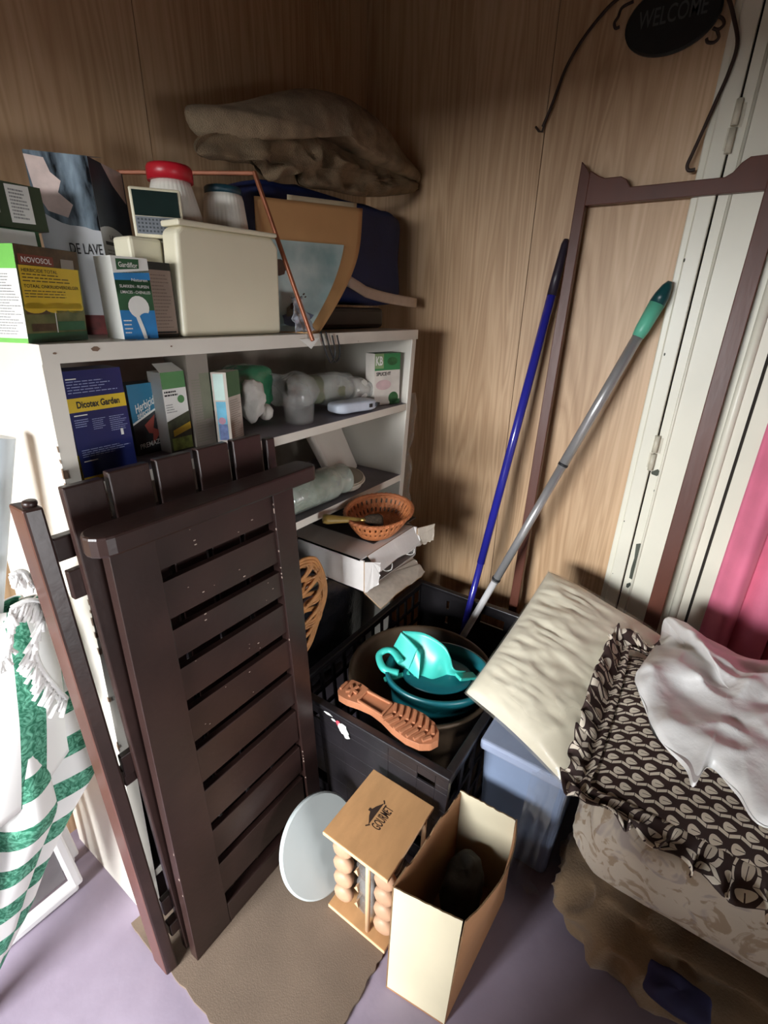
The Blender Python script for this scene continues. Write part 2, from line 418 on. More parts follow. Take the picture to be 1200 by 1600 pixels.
for i in range(26):          # chipped paint along the front left edge
    z = rnd.uniform(0.25, 1.25); s = rnd.uniform(.002, .007); x = xl(z)
    b.face([b.vert((x - .0006, YS - .0006 + (.006 if k in (1, 2) else 0) * rnd.uniform(.3, 1), z + s * (2.5 if k > 1 else 0))) for k in range(4)], 1)
    if i % 2: b.face([b.vert((x + (s * .8 if k in (1, 2) else 0), YS - .0008, z + s * (2 if k > 1 else 0))) for k in range(4)], 1)
b.build('side_panel', [SW, RUB], sh, bevel=0.0)
slab(xr(0) - t, xr(0), xr(1.276) - t, xr(1.276), YS, YSB, 0, 1.276).build('side_panel', [SW], sh, bevel=0.002)
b = slab(xl(1.303) - .001, xr(1.303) + .002, xl(1.303), xr(1.303) + .002, YS - .002, YSB, 1.276, 1.303, 0)
for c, r in zip([(0.3968, 0.8104, 1.2940), (0.3378, 0.8104, 1.2906), (0.5257, 0.8104, 1.2920), (1.0643, 0.8104, 1.2809)], (.0066, .0028, .0022, .0017)):
    b.face([b.vert((c[0] + r * math.cos(k) * (1 + .3 * math.sin(k * 5)), YS - .0026, c[2] + .6 * r * math.sin(k))) for k in range(6)], 1)
b.build('top_panel', [SW, RUB], sh)
for zz in (1.085, 0.853, 0.655, 0.16):
    slab(xl(zz) + t, xr(zz) - t, xl(zz) + t, xr(zz) - t, YS + .001, YSB - .008, zz - .022, zz, 0, [0, 1, 0, 0, 0, 0]).build('shelf', [SW, SHTOP], sh, bevel=0.0015)
slab(xl(0) + t, xr(0) - t, xl(1.27) + t, xr(1.27) - t, YSB - .007, YSB - .001, 0, 1.276).build('back_panel', [mk('shelf_back_board', (150, 140, 128), 0.6)], sh)

# ------------------------------------------------------------------ brown mat
MATM = mk('brown_mat_fibre', (104, 88, 74), 0.9, 0.12, 7, 0.2, 420)
mb = MB(); rnd = random.Random(5)
pts = []
xs = [0.236 + k * (0.73 - 0.236) / 40 for k in range(41)]
pts += [(x, 0.333 + rnd.uniform(-.003, .003), 0.0) for x in xs]
pts += [(0.73, 0.80, 0), (0.236 + .0, 0.855, 0)]
pts += [(0.236 + rnd.uniform(-.004, .003), 0.855 - k * .0174, 0) for k in range(1, 30)]
mb.prism(pts, (0, 0, 0.008), 0)
tag(mb.build('floor_mat', [MATM]), 'flat brown mat with frayed edges on the floor under the dark slatted bench', 'mat')

# ------------------------------------------------------------------ folded dark wooden bench leaning on the shelf
DW = mk('dark_stained_wood', (43, 27, 24), 0.36, 0.25, 9, 0.10, 60, stretch=(1, 1, 1))
DWS = mk('scuffed_stain', (150, 132, 120), 0.7, 0.2)
DWLIT = mk('dark_stain_lit_side', (78, 46, 37), 0.36, 0.15, 8)  # same dark stain, window light painted into the leg's left face
Zm = 0.008
def yc(z): return 0.664 + 0.036 * z          # front plane of the leaning panel
bench = thing('folding_bench', (0.49, 0.72, Zm), 'folded dark brown slatted garden bench leaning against the white shelf unit', 'bench')
def pan(x0b, x1b, x0t, x1t, z0, z1, yf, dep, m=0):
    b = MB(); b.hexa([(x0b, yf(z0), z0), (x1b, yf(z0), z0), (x1b, yf(z0) + dep, z0), (x0b, yf(z0) + dep, z0), (x0t, yf(z1), z1), (x1t, yf(z1), z1), (x1t, yf(z1) + dep, z1), (x0t, yf(z1) + dep, z1)], m); return b
b = pan(0.281, 0.372, 0.302, 0.376, Zm, 1.045, yc, 0.024)
rnd = random.Random(11)
for i in range(22):
    z = rnd.uniform(.2, 1.0); x = 0.281 + .021 * z; s = rnd.uniform(.001, .0028)
    b.box(x - .0004, yc(z) + .001, z, x + .002, yc(z) + .002 + s * 2, z + s * 3, 1)
b.build('stile', [DW, DWS], bench, bevel=0.003)
b = pan(0.655, 0.70, 0.632, 0.690, Zm, 1.045, yc, 0.024)
for i in range(14):
    z = rnd.uniform(.2, 1.0); b.box(.6545 - .0225 * z, yc(z) - .0004, z, .656 - .0225 * z, yc(z) + .003, z + rnd.uniform(.002, .008), 1)
b.build('stile', [DW, DWS], bench, bevel=0.003)
gz = [1.030, 0.938, 0.841, 0.757, 0.660, 0.558, 0.447, 0.327, 0.218, 0.095]
edges = gz
for i in range(9):
    z1 = edges[i] - .014; z0 = edges[i + 1] + .010
    b = pan(0.372, 0.645, 0.372, 0.645, z0, z1, lambda z: yc(z) + .006, 0.014)
    if i < 5:
        for k in range(5):
            x = rnd.uniform(.4, .62); z = rnd.uniform(z0, z1); s = rnd.uniform(.001, .0025)
            b.box(x, yc(z) + .0055, z, x + s * 2, yc(z) + .008, z + s, 1)
    b.build('slat', [DW, DWS], bench, bevel=0.002)
pan(0.372, 0.655, 0.372, 0.655, Zm, 0.075, yc, 0.024).build('bottom_rail', [DW], bench, bevel=0.004)
# armrest like top rail with rounded ends standing proud of the panel
b = MB(); prof = []
y0, y1 = 0.648, 0.706
for k in range(9): a = PI / 2 + PI * k / 8; prof.append((0.292 + .030 * math.cos(a), (y0 + y1) / 2 + (y1 - y0) / 2 * math.sin(a), 1.030))
for k in range(9): a = -PI / 2 + PI * k / 8; prof.append((0.700 + .016 * math.cos(a), (y0 + y1) / 2 + (y1 - y0) / 2 * math.sin(a), 1.030))
b.prism(prof, (0, 0, 0.032))
b.build('top_rail', [DW], bench, bevel=0.004)
# middle layer: upright slats
def ym(z): return 0.700 + 0.045 * z / 1.1
for (xa, xb, zt) in ((.279, .338, 1.113), (.345, .413, 1.120), (.424, .492, 1.121), (.504, .572, 1.122), (.583, .654, 1.122)):
    b = pan(xa, xb, xa, xb, Zm + .005, zt, ym, 0.016)
    b.build('back_slat', [DW], bench, bevel=0.0025)
pan(.667, .690, .667, .690, .30, 1.108, ym, .016).build('back_slat', [DW], bench, bevel=.0025)
for z in (0.93, 0.55, 0.14): 
    b = MB(); b.box(.262, ym(z) + .017, z, .69, ym(z) + .030, z + .05); b.build('cross_rail', [DW], bench, bevel=.002)
# rear leg frame
def ya(z): return 0.699 + 0.078 * z / 1.09
b = MB(); y0_, y1_ = ya(Zm), ya(1.085)
b.hexa([(.226, y0_ - .004, Zm), (.252, y0_ - .008, Zm), (.252, y0_ + .036, Zm), (.226, y0_ + .046, Zm), (.234, y1_, 1.085), (.260, y1_ - .004, 1.085), (.260, y1_ + .040, 1.085), (.234, y1_ + .050, 1.085)], 0, [0, 0, 0, 0, 0, 1])
b.tube([(.250, y1_ + .014, 1.083), (.250, y1_ + .014, 1.094)], .010, 12)
b.build('leg', [DW, DWLIT], bench, bevel=.004)
b = MB(); b.bar((.655, ya(Zm) + .008, Zm), (.655, ya(1.05) + .008, 1.05), .03, .022, (0, 1, 0)); b.build('leg', [DW], bench, bevel=.004)
for z in (1.01, 0.545, 0.10):
    b = MB(); b.box(.26, ya(z) + .004, z - .02, .645, ya(z) + .024, z + .02); b.build('stretcher', [DW], bench, bevel=.003)
# ------------------------------------------------------------------ cartons and jars on the top of the shelf
BLK = mk('ink_black', (30, 30, 32), 0.6); WHT = mk('print_white', (232, 232, 226), 0.5, 0.03); FINE = mk('fine_print_grey', (150, 150, 148), 0.6)
YEL = mk('print_yellow', (216, 184, 44), 0.45, 0.06); GRN = mk('print_leaf_green', (98, 176, 62), 0.5, 0.12, 20); DGRN = mk('print_dark_green', (46, 92, 58), 0.5, 0.2, 25)
OLV = mk('print_olive_photo', (120, 118, 72), 0.5, col2=(74, 84, 44), scale=40); BRN = mk('print_brown_photo', (80, 62, 40), 0.5, 0.35, 60)
RBR = mk('print_red_brown', (122, 60, 44), 0.5, 0.1); REDP = mk('print_deep_red', (110, 34, 30), 0.5, 0.35, 60); CREAM = mk('cream_plastic', (222, 214, 188), 0.38, 0.04, 6, 0.04, 60)
GREYC = mk('grey_carton', (142, 134, 124), 0.6, 0.1, 10); NAVY = mk('print_navy', (22, 34, 92), 0.32, 0.12, 12, clear=0.2); BLUE = mk('print_bright_blue', (42, 128, 190), 0.4, 0.12, 25)
TEALP = mk('print_teal', (26, 112, 112), 0.45, 0.2, 12); PALEG = mk('print_pale_grey', (196, 196, 198), 0.45, 0.06, 6)
Z0 = ZT + 0.001

# green and yellow weed killer carton at the front left corner
mb, F, Lf, Rf, T = carton((0.316, 0.832, Z0), 0.40, 0.112, 0.085, 0.128, 0, .10)
ms = [OLV, GRN, WHT, YEL, RBR, BRN, DGRN, FINE, BLK, GREYC]
F.rect(0, .80, 1, 1, 5, 1); F.rect(0, 0, 1, .10, 6, 1)
F.rect(.02, .36, .97, .80, 3, 2)
for a, ra in ((.18, .17), (.52, .2), (.83, .15)): F.disc(a, .37, ra, .06, 3, 2)
F.rect(.03, .30, .40, .36, 5, 1); F.rect(.5, .12, .97, .22, 6, 2); F.rect(.5, .225, .96, .34, 0, 2); F.rect(.08, .12, .46, .2, 5, 2); F.rect(.47, .1, .485, .33, 2, 2)
F.rect(.03, .81, .56, .91, 4, 3); F.text('NOVOSOL', .07, .83, .52, .885, 2, .01, 5)
F.rect(.68, .80, .90, .90, 9, 3)
F.text('HERBICIDE TOTAL', .05, .735, .60, .77, 8, .008, 4); F.lines(.05, .63, .85, .73, 3, 5, 3, .3, 4)
F.text('TOTAAL ONKRUIDVERDELGER', .05, .575, .93, .61, 8, .008, 4); F.lines(.05, .47, .75, .56, 3, 5, 3, .3, 6)
Lf.rect(0, 0, 1, 1, 2, 1); Lf.rect(0, .76, 1, 1, 1, 2); Lf.rect(0, 0, 1, .05, 1, 2); Lf.lines(.42, .08, .97, .72, 22, 7, 3, .4, 3); Lf.rect(.0, .08, .38, .40, 6, 3); Lf.rect(.02, .44, .36, .72, 9, 3); Lf.rect(.3, .9, .5, .96, 2, 3)
T.rect(0, 0, 1, 1, 6, 1)
tag(mb.build('carton', ms, bevel=0), 'small carton with a yellow panel and green top at the shelf front left corner', 'box')

# two dark green cartons stacked behind it
DKG = mk('dark_green_carton', (52, 66, 44), 0.55, 0.15, 14)
mb, F, Lf, Rf, T = carton((0.300, 0.965, Z0), 0.10, 0.125, 0.09, 0.160)
ms2 = [DGRN, WHT, FINE, GRN]
F.rect(.5, .86, .95, .99, 1, 1)
tag(mb.build('carton', ms2), 'mid green carton lying under the dark green one behind the yellow panelled carton', 'box')
mb, F, Lf, Rf, T = carton((0.307, 0.962, Z0 + 0.161), 0.12, 0.135, 0.09, 0.062)
F.rect(.60, .12, .86, .95, 1, 2, .02); F.lines(.63, .2, .83, .88, 9, 2, 3, .5, 9); F.rect(.18, .3, .5, 1, 2, 2)
tag(mb.build('carton', [DKG, WHT, FINE]), 'dark green carton with a white barcode label lying topmost at the far left', 'box')

# tall lava stone carton
LAV = mk('lava_stone_photo', (14, 16, 20), 0.22, col2=(150, 168, 182), scale=34, stretch=(1.3, 1.3, .35), clear=0.3)
LAVD = mk('lava_stone_shade_photo', (34, 38, 44), 0.35, col2=(58, 64, 72), scale=20)
SKINP = mk('pink_grey_rock_print', (205, 184, 176), 0.45, 0.2, 25)
mb, F, Lf, Rf, T = carton((0.405, 0.905, Z0), -0.10, 0.10, 0.10, 0.272)
mb = MB()
ca, cb, cc = V(0.453, 1.030, Z0), V(0.528, 0.975, Z0), V(0.628, 1.045, Z0)
hh = V(-.002, .002, .284); dd = cc - cb
mb.obox(cb, cc - cb, ca - cb, hh, 0)
F = Face(mb, ca, cb - ca, hh); G = Face(mb, cb, cc - cb, hh)
for (Q, top, lo) in ((F, .60, .72), (G, .70, .58)):
    pts = [(0, 1.0), (1, 1.0)] if Q is F else [(0, 1.0), (1, 1.0)]
    low = [(1 - k / 8, (.60 + .10 * abs(k / 8 - .1) + (.04 * math.sin(k)) * .3) if Q is F else (.52 + .13 * math.sin(PI * (k / 8) * .62 + .2))) for k in range(9)]
    Q.poly([(0, 1)] + [(1, 1)] + low if False else [(0, 1.0)] + [(0, low[-1][1])] + [(a, b) for a, b in low[::-1]] + [(1, 1.0)], 1 if Q is F else 2, 1)
F.poly([(.0, .98), (.3, .97), (.36, .9), (.5, .86), (.42, .80), (.62, .74), (.5, .67), (.2, .70), (.05, .80)], 3, 2)
G.poly([(.35, 1.0), (.95, 1.0), (.96, .82), (.6, .9)], 3, 2)
F.text('DE LAVE', .42, .475, .97, .535, 4, .01, 2)
F.rect(.0, .0, 1, .12, 5, 1)
G.text('LAVASTEEN', .22, .575, .80, .60, 4, .006, 3); G.rect(.08, .54, .95, .56, 4, 2); G.lines(.10, .42, .92, .52, 5, 6, 2, .4, 8)
G.rect(.06, .36, .9, .385, 4, 2); G.rect(.08, .28, .9, .34, 7, 1); G.disc(.5, .09, .34, .09, 6, 1)
mb.quad(ca + hh, cb + hh, cb + (hh * 1.0) + V(.045, .03, .010), ca + hh + V(.045, .04, .004), 0)
tag(mb.build('carton', [PALEG, LAV, LAVD, SKINP, BLK, REDP, FINE, GREYC]), 'tall carton with black lava stone pictures behind the low cartons', 'box')

# small white and teal slug killer carton
mb, F, Lf, Rf, T = carton((0.462, 0.842, Z0), 0.02, 0.062, 0.05, 0.125, 0.0)
F.rect(0, .80, 1, 1, 1, 1); F.poly([(0, .80), (1, .86), (1, .60), (0, .55)], 2, 1); F.rect(0, .36, 1, .80, 2, 1); F.poly([(0, .8), (1, .83), (1, .74), (0, .72)], 3, 2)
F.poly([(.10, .84), (.72, .87), (.74, .98), (.11, .97)], 4, 3); F.text('Gardiflor', .16, .875, .68, .935, 1, .01, 5)
F.text('SLAKKEN - RUPSEN', .10, .635, .92, .67, 1, .006, 4); F.text('LIMACES - CHENILLES', .10, .565, .94, .60, 1, .006, 4); F.text('Naturen', .45, .715, .9, .75, 1, 0, 5)
F.rect(0, 0, 1, .36, 3, 1); F.disc(.55, .40, .3, .14, 1, 2); F.disc(.72, .2, .26, .13, 3, 3); F.disc(.5, .06, .2, .1, 3, 3); F.poly([(.4, .3), (.5, .33), (.62, .12), (.66, .0), (.56, .0), (.50, .12)], 1, 4)
F.lines(.05, .06, .32, .26, 4, 1, 3, .3, 5)
tag(mb.build('carton', [WHT, WHT, DGRN, BLUE, DGRN]), 'narrow white green and blue carton standing in front of the lava stone carton', 'box')
# grey brown carton with its printed back
mb, F, Lf, Rf, T = carton((0.527, 0.852, Z0), 0.06, 0.046, 0.045, 0.122)
TAUPE = mk('taupe_print', (150, 132, 118), 0.6, 0.06)
F.rect(.02, .05, .98, .90, 1, 1); F.lines(.08, .12, .9, .86, 16, 3, 2, .3, 12); F.rect(.05, .06, .9, .085, 2, 2)
tag(mb.build('carton', [mk('black_green_carton', (36, 44, 38), 0.5), TAUPE, BLK, mk('taupe_ink', (120, 104, 92), .6)]), 'small taupe and black carton leaning between the white green carton and the cream canister', 'box')

# cream box with small radio on it
mb = MB(); mb.box(0.532, 0.900, Z0, 0.596, 0.955, 1.468)
tag(mb.build('plastic_box', [CREAM], bevel=.006), 'cream plastic box standing behind the taupe carton under the little radio', 'box')
rad = thing('radio', (0.575, 0.925, 1.469), 'small cream radio with dark display standing on the cream plastic box', 'radio')
ru = V(math.cos(-.62), math.sin(-.62), 0); rw = V(-ru.y, ru.x, 0); rc = V((0.5593, 0.9250, 1.4712)); rc.z = 1.469; rn = -rw
def rbox(mb, a0, a1, z0, z1, d0, d1, m=0): mb.obox(rc + ru * a0 + rw * d0 + V(0, 0, z0), ru * (a1 - a0), rw * (d1 - d0), V(0, 0, z1 - z0), m)
mb = MB(); rbox(mb, 0, .084, 0, .078, 0, .040); rbody = mb.build('body', [mk('radio_cream', (216, 206, 178), .4)], rad, bevel=.003)
mb = MB(); rbox(mb, .005, .079, .034, .073, -.0015, .004); mb.build('display', [mk('radio_dark_green_glass', (26, 40, 38), .2)], rbody)
mb = MB(); rbox(mb, .005, .079, .006, .033, -.0015, .004)
for i in range(12):
    for j in range(4): rbox(mb, .008 + i * .006, .011 + i * .006, .009 + j * .006, .012 + j * .006, -.0022, 0, 1)
mb.build('speaker_grille', [mk('grille_grey', (112, 116, 122), .5, .1, 90), mk('grille_dark', (60, 64, 68), .6)], rbody)

# cream canister
can = thing('canister', (0.70, 0.90, Z0), 'large cream plastic canister standing on the middle of the shelf top', 'canister')
mb = MB()
pr = [(0.578, Z0), (0.826, Z0), (0.832, 1.475), (0.815, 1.492), (0.60, 1.488), (0.588, 1.478)]
mb.prism([(x, 0.846, z) for x, z in pr], (0, .046, 0))
cbody = mb.build('body', [CREAM], can, bevel=.012, bseg=4)
mb = MB(); mb.prism([(0.592, 0.842, 1.487), (0.826, 0.842, 1.492), (0.826, 0.842, 1.500), (0.592, 0.842, 1.497)], (0, .053, 0)); mb.build('rim', [CREAM], cbody, bevel=.003)

# two ribbed white jars
JARW = mk('jar_white_plastic', (228, 224, 212), 0.35, 0.04, 8)
def jar(x, y, z0, R_, H_, capm, label, caph, capr, nk=.68):
    t = thing('jar', (x, y, z0), label, 'jar')
    mb = MB(); mb.lathe([(R_ * .92, 0), (R_, .01), (R_, H_ * .72), (R_ * .97, H_ * .8), (R_ * (nk + .06), H_ * .965), (R_ * nk, H_)], 96, (x, y, z0), m=0, rib=.018, nr=32); mb.build('body', [JARW], t)
    mb = MB(); mb.lathe([(capr, 0), (capr, caph * .8), (capr * .93, caph), (0.0001, caph)], 48, (x, y, z0 + H_), rib=.01, nr=24); mb.build('lid', [capm], t)
jar(0.670, 0.960, Z0, 0.051, 0.270, mk('red_lid', (186, 30, 44), 0.35, .08), 'white ribbed jar with a red lid behind the cream canister', 0.026, 0.041)
jar(0.788, 0.955, Z0, 0.046, 0.268, mk('dark_teal_lid', (24, 60, 72), 0.4, .1), 'white ribbed jar with a dark teal lid right of the red lidded jar', 0.014, 0.037, .80)

# copper coloured rod frame
COP = mk('copper_rod', (150, 90, 62), 0.42, .1, 30, metal=.3)
mb = MB()
p = [V((0.6817, 1.1500, 1.6131)), V((0.8381, 0.9120, 1.6154)), V((0.8741, 0.7960, 1.2885))]
mb.bar(p[0], p[1], .008, .008); mb.bar(p[1] + V(0, 0, .004), p[2], .008, .008, (0, 1, 0))
mb.bar(p[0] + V(0, 0, .004), V(p[0].x, 1.15, Z0), .008, .008, (0, 1, 0))
tag(mb.build('rod_frame', [COP], bevel=.002), 'thin copper coloured angled rod standing in front of the curled hardboard sheet', 'frame')

# curved brown hardboard sheet with a picture stuck on it
HB = mk('hardboard_brown', (196, 150, 100), 0.6, 0.08, 7)
Lc = [V(0.845, 0.905, Z0), V(0.845, 0.922, 1.36), V(0.848, 0.930, 1.46), V(0.855, 0.935, 1.580)]
Rc = [V((0.9026, 0.8220, 1.2848)), V((1.0148, 0.8580, 1.3461)), V((1.1202, 0.8850, 1.4248)), V((1.1875, 0.9020, 1.5070)), V((1.2188, 0.9150, 1.6082))]
LcS = catmull(Lc, 10, False); RcS = catmull(Rc, 10, False)
def smp(c, t):
    x = t * (len(c) - 1); i = min(int(x), len(c) - 2); return c[i].lerp(c[i + 1], x - i)
def sheetp(u, v):
    q = smp(LcS, v).lerp(smp(RcS, v), u); q.y += .02 * math.sin(PI * u) * (1 - v); q.z = max(q.z, Z0); return q
sheet = thing('hardboard_sheet', (0.9, 0.9, Z0), 'curled brown hardboard sheet with a pale picture standing right of the cream canister', 'board')
mb = MB(); mb.grid(sheetp, 20, 26); hboard = mb.build('board', [HB], sheet, solid=.003)
mb = MB(); mb.grid(lambda u, v: sheetp(.3 + .68 * u, v) + V(-.004, .010, .012 if v > .9 else 0), 16, 16); mb.build('backing_card', [mk('pale_backing_card', (226, 210, 176), .6)], sheet, solid=.0015)
PIC = mk('pale_sea_picture', (150, 186, 188), 0.4, col2=(226, 238, 234), scale=9, clear=.1)
mb = MB()
def pic(u, v):
    q = sheetp(.02 + .80 * u + .12 * v * 0, .03 + .74 * v); return q + V(-.002, -.0045, 0)
mb.grid(pic, 20, 24, 0)
pict = mb.build('picture', [PIC], hboard)
mb = MB()
DRK = mk('picture_dark_brown', (84, 62, 52), .5, .3, 20); GB = mk('picture_grey_blue', (110, 118, 140), .5, .2, 20)
def patch(cu, cv, ru, rv, m, n=14, off=.0062):
    c = []
    for k in range(n):
        u = cu + ru * math.cos(2 * PI * k / n) * (1 + .2 * math.sin(k * 2.3)); v = cv + rv * math.sin(2 * PI * k / n)
        q = pic(max(0, min(1, u)), max(0, min(1, v))); c.append(mb.vert(q + V(-.0014, -off + .0045, 0)))
    mb.face(c, m)
patch(.20, .78, .13, .075, 0); patch(.10, .70, .10, .06, 0); patch(.05, .45, .12, .3, 1, off=.0058); patch(.12, .3, .14, .12, 0, off=.006); patch(.5, .33, .09, .10, 1); patch(.5, .40, .05, .045, 0, off=.0072); patch(.64, .24, .28, .10, 2, off=.006); patch(.62, .52, .016, .012, 0, 6); patch(.66, .49, .014, .01, 0, 6)
mb.build('picture_figures', [DRK, mk('picture_olive_grey', (124, 126, 112), .5, .2, 16), GB], hboard)
FOIL = mk('silver_plastic_film', (190, 200, 212), 0.18, .12, 30, .8, 50, metal=.25, clear=.5)
mb = MB()
def foil(u, v):
    q = V(0.838 + .088 * u + .04 * v * (1 - u), 0.822 + .016 * u + .045 * v, Z0 + .004 + .075 * v)
    return q + V(0, -1, 0) * (.004 + .012 * noise.noise(q * 60)) + V(0, 0, .004 * noise.noise(q * 90))
mb.grid(foil, 20, 16)
tag(mb.build('plastic_film', [FOIL], solid=.0006), 'crumpled silvery plastic film at the foot of the curled hardboard sheet', 'film')
mb = MB(); a = [(0.8431, 0.8080, 1.2931), (0.9076, 0.8080, 1.2938), (0.8798, 0.8080, 1.2709)]
mb.prism(a, (0.0005, -.001, 0)); tag(mb.build('paper_scrap', [WHT]), 'white paper corner hanging over the shelf front under the copper rod', 'paper')
mb = MB()
for xo in (0, .018):
    q = [(0.9105, 0.8060, 1.3079), (0.9224, 0.8060, 1.2689), (0.9400, 0.8060, 1.2369), (0.9551, 0.8060, 1.2569), (0.9422, 0.8060, 1.2986)]
    mb.tube(catmull([V(k) + V(xo, -.002 * i - .002, 0) for i, k in enumerate(q)], 5, False), .0022, 6)
tag(mb.build('cord', [mk('black_cord', (24, 24, 26), .5)]), 'black looped cord hanging from the shelf top in front of the second shelf', 'cord')

# blue bag, dark case, pale strip and burlap on the right end
BLUEB = mk('blue_bag_cloth', (20, 36, 84), 0.6, 0.2, 8, 0.3, 60)
mb = MB(); superell(mb, (1.250, 1.084, 1.508), (0.318, 0.084, 0.138), .22, 56, .010, 8, fold=.02, fsc=9, seed=1)
tag(mb.build('bag', [BLUEB]), 'dark blue fabric bag standing on the right end of the shelf under the burlap', 'bag')
mb = MB(); mb.box(0.985, 0.935, Z0, 1.36, 1.15, 1.362)
case = tag(mb.build('case', [mk('dark_case', (40, 33, 30), 0.5, .3, 14)], bevel=.012), 'low blackish brown case on the right end of the shelf top', 'case')
mb = MB()
ps = [(1.1654, 0.9250, 1.4529), (1.2453, 0.9250, 1.4314), (1.3439, 0.9250, 1.4222), (1.4542, 0.9250, 1.4119), (1.5354, 0.9250, 1.4030)]
pts = [V(k) for k in ps]
def strip(u, v):
    q = smp(pts, u); return q + V(0, .012 * math.sin(PI * v) * 0 - .003 * math.sin(u * 9), -.008 - .030 * v - .006 * math.sin(PI * u))
mb.grid(strip, 20, 4); tag(mb.build('strap', [mk('pale_worn_strap', (190, 168, 150), .6, .08, 30)], solid=.006), 'pale worn strap lying between the blue bag and the dark case', 'strap')
BUR = mk('burlap_brown', (156, 136, 110), 0.95, 0.28, 26, 0.9, 420)
BURD = mk('burlap_darker', (136, 116, 90), 0.95, 0.28, 26, 0.9, 420)
bs = thing('burlap_sack', (1.15, 1.0, 1.66), 'brown burlap sack folded in a thick ragged heap on top of the blue bag', 'sack')
mb = MB()
ol = [(0.7710, 1.0200, 1.7274), (0.7745, 1.0200, 1.6926), (0.8146, 1.0200, 1.6803), (0.8965, 1.0200, 1.6966), (1.0128, 1.0200, 1.7405), (1.1021, 1.0200, 1.7695), (1.1993, 1.0200, 1.7624), (1.3274, 1.0200, 1.7428), (1.4707, 1.0200, 1.7385), (1.6546, 1.0200, 1.7435), (1.6946, 1.0200, 1.7728), (1.5853, 1.0200, 1.8051), (1.4666, 1.0200, 1.8527), (1.3574, 1.0200, 1.8751), (1.2292, 1.0200, 1.8765), (1.1076, 1.0200, 1.8523), (0.9788, 1.0200, 1.8015), (0.8573, 1.0200, 1.7536)]
blob(mb, ol, (-.01, -.095, -.012), 22, 8, .010, 16, 1.0, fold=.012, fsc=6, power=.6, seed=2)
mb.build('upper_fold', [BUR], bs)
mb = MB()
ol = [(0.7771, 0.9850, 1.6777), (0.7538, 0.9850, 1.6428), (0.8064, 0.9850, 1.6407), (0.8779, 0.9850, 1.6694), (0.9088, 0.9850, 1.6522), (0.9590, 0.9850, 1.6297), (1.0047, 0.9850, 1.6790), (1.0406, 0.9850, 1.6681), (1.0566, 0.9850, 1.6391), (1.1804, 0.9850, 1.6492), (1.3399, 0.9850, 1.6602), (1.5677, 0.9850, 1.7076), (1.6299, 0.9850, 1.7395), (1.4194, 0.9850, 1.7478), (1.2368, 0.9850, 1.7493), (1.0640, 0.9850, 1.7503), (0.9193, 0.9850, 1.7158)]
blob(mb, ol, (-.0, -.030, .0), 18, 8, .016, 18, .4, fold=.05, fsc=17, power=.42, seed=5)
mb.build('lower_fold', [BURD], bs)

# ------------------------------------------------------------------ second shelf
Z1s = 1.0855
mb, F, Lf, Rf, T = carton((0.348, 0.834, Z1s), 0.03, 0.094, 0.05, 0.176)
ms = [NAVY, YEL, BLK, WHT, mk('print_pale_blue', (150, 160, 200), .5), mk('bright_yellow_print', (236, 226, 60), .5)]
F.rect(0, .64, 1, .765, 1, 1); F.text('Dicotex Garden', .14, .672, .88, .735, 2, .03, 3)
F.lines(.05, .80, .95, .92, 5, 4, 1, .3, 21); F.rect(.05, .925, .22, .935, 3, 2); F.rect(.06, .605, .28, .615, 3, 2)
F.lines(.05, .50, .28, .58, 4, 4, 1, .35, 22); F.lines(.34, .46, .58, .57, 6, 4, 1, .3, 23); F.lines(.64, .42, .95, .57, 8, 4, 1, .3, 24)
F.rect(.80, .37, .85, .42, 3, 2); F.disc(.825, .42, .025, .012, 3, 2); F.lines(.06, .22, .95, .30, 4, 4, 1, .3, 25); F.rect(.06, .18, .3, .19, 3, 2)
F.rect(0, 0, 1, .035, 1, 1); F.disc(.47, .02, .05, .013, 2, 2)
Lf.rect(0, .64, 1, .765, 5, 1); Lf.rect(0, .45, 1, .64, 3, 1); Lf.rect(0, .0, 1, .25, 5, 1); Lf.rect(0, .25, 1, .45, 4, 1)
tag(mb.build('carton', ms), 'navy carton with a yellow title band at the left end of the second shelf', 'box')
mb, F, Lf, Rf, T = carton((0.483, 0.905, Z1s), 0.06, 0.066, 0.04, 0.135)
F.rect(0, 0, 1, .5, 1, 1); F.poly([(0, 1), (0, .46), (1, .68), (1, 1)], 2, 2); F.poly([(0, .47), (0, .44), (1, .66), (1, .69)], 3, 3)
F.text('Herbicide', .15, .60, .85, .72, 3, .012, 5, .35); F.text('sélectif', .17, .52, .62, .61, 3, .008, 5, .35)
F.poly([(.35, .42), (.72, .55), (.62, .36), (.85, .30), (.52, .10), (.58, .28), (.45, .30)], 4, 3); F.text('PREMAZIN', .10, .09, .92, .16, 3, .01, 5, .1)
Lf.rect(0, 0, 1, 1, 0, 1)
tag(mb.build('carton', [mk('dark_slate_carton', (54, 62, 66), .5), BLK, mk('print_steel_blue', (46, 118, 150), .4, .1), WHT, mk('print_brick_red', (164, 74, 62), .5)]), 'dark carton with a slanting blue band and red mark right of the navy carton', 'box')
mb, F, Lf, Rf, T = carton((0.535, 0.875, Z1s), 0.05, 0.052, 0.04, 0.155)
F.rect(0, .80, 1, 1, 1, 1); F.rect(0, .42, 1, .80, 2, 1); F.disc(.72, .66, .15, .05, 1, 3); F.poly([(0, 0), (1, 0), (1, .50), (.4, .44), (0, .40)], 3, 2); F.poly([(.2, .2), (1, .27), (1, .36), (.2, .28)], 4, 3)
F.lines(.05, .70, .9, .78, 2, 5, 2, .5, 31); F.lines(.05, .5, .5, .62, 4, 6, 2, .4, 32); F.rect(.1, .02, .98, .18, 7, 3)
mb.quad(F.at(0, 1), F.at(1, 1), F.at(.93, 1.09) + V(.0, .03, 0), F.at(.1, 1.09) + V(0, .03, 0), 2)
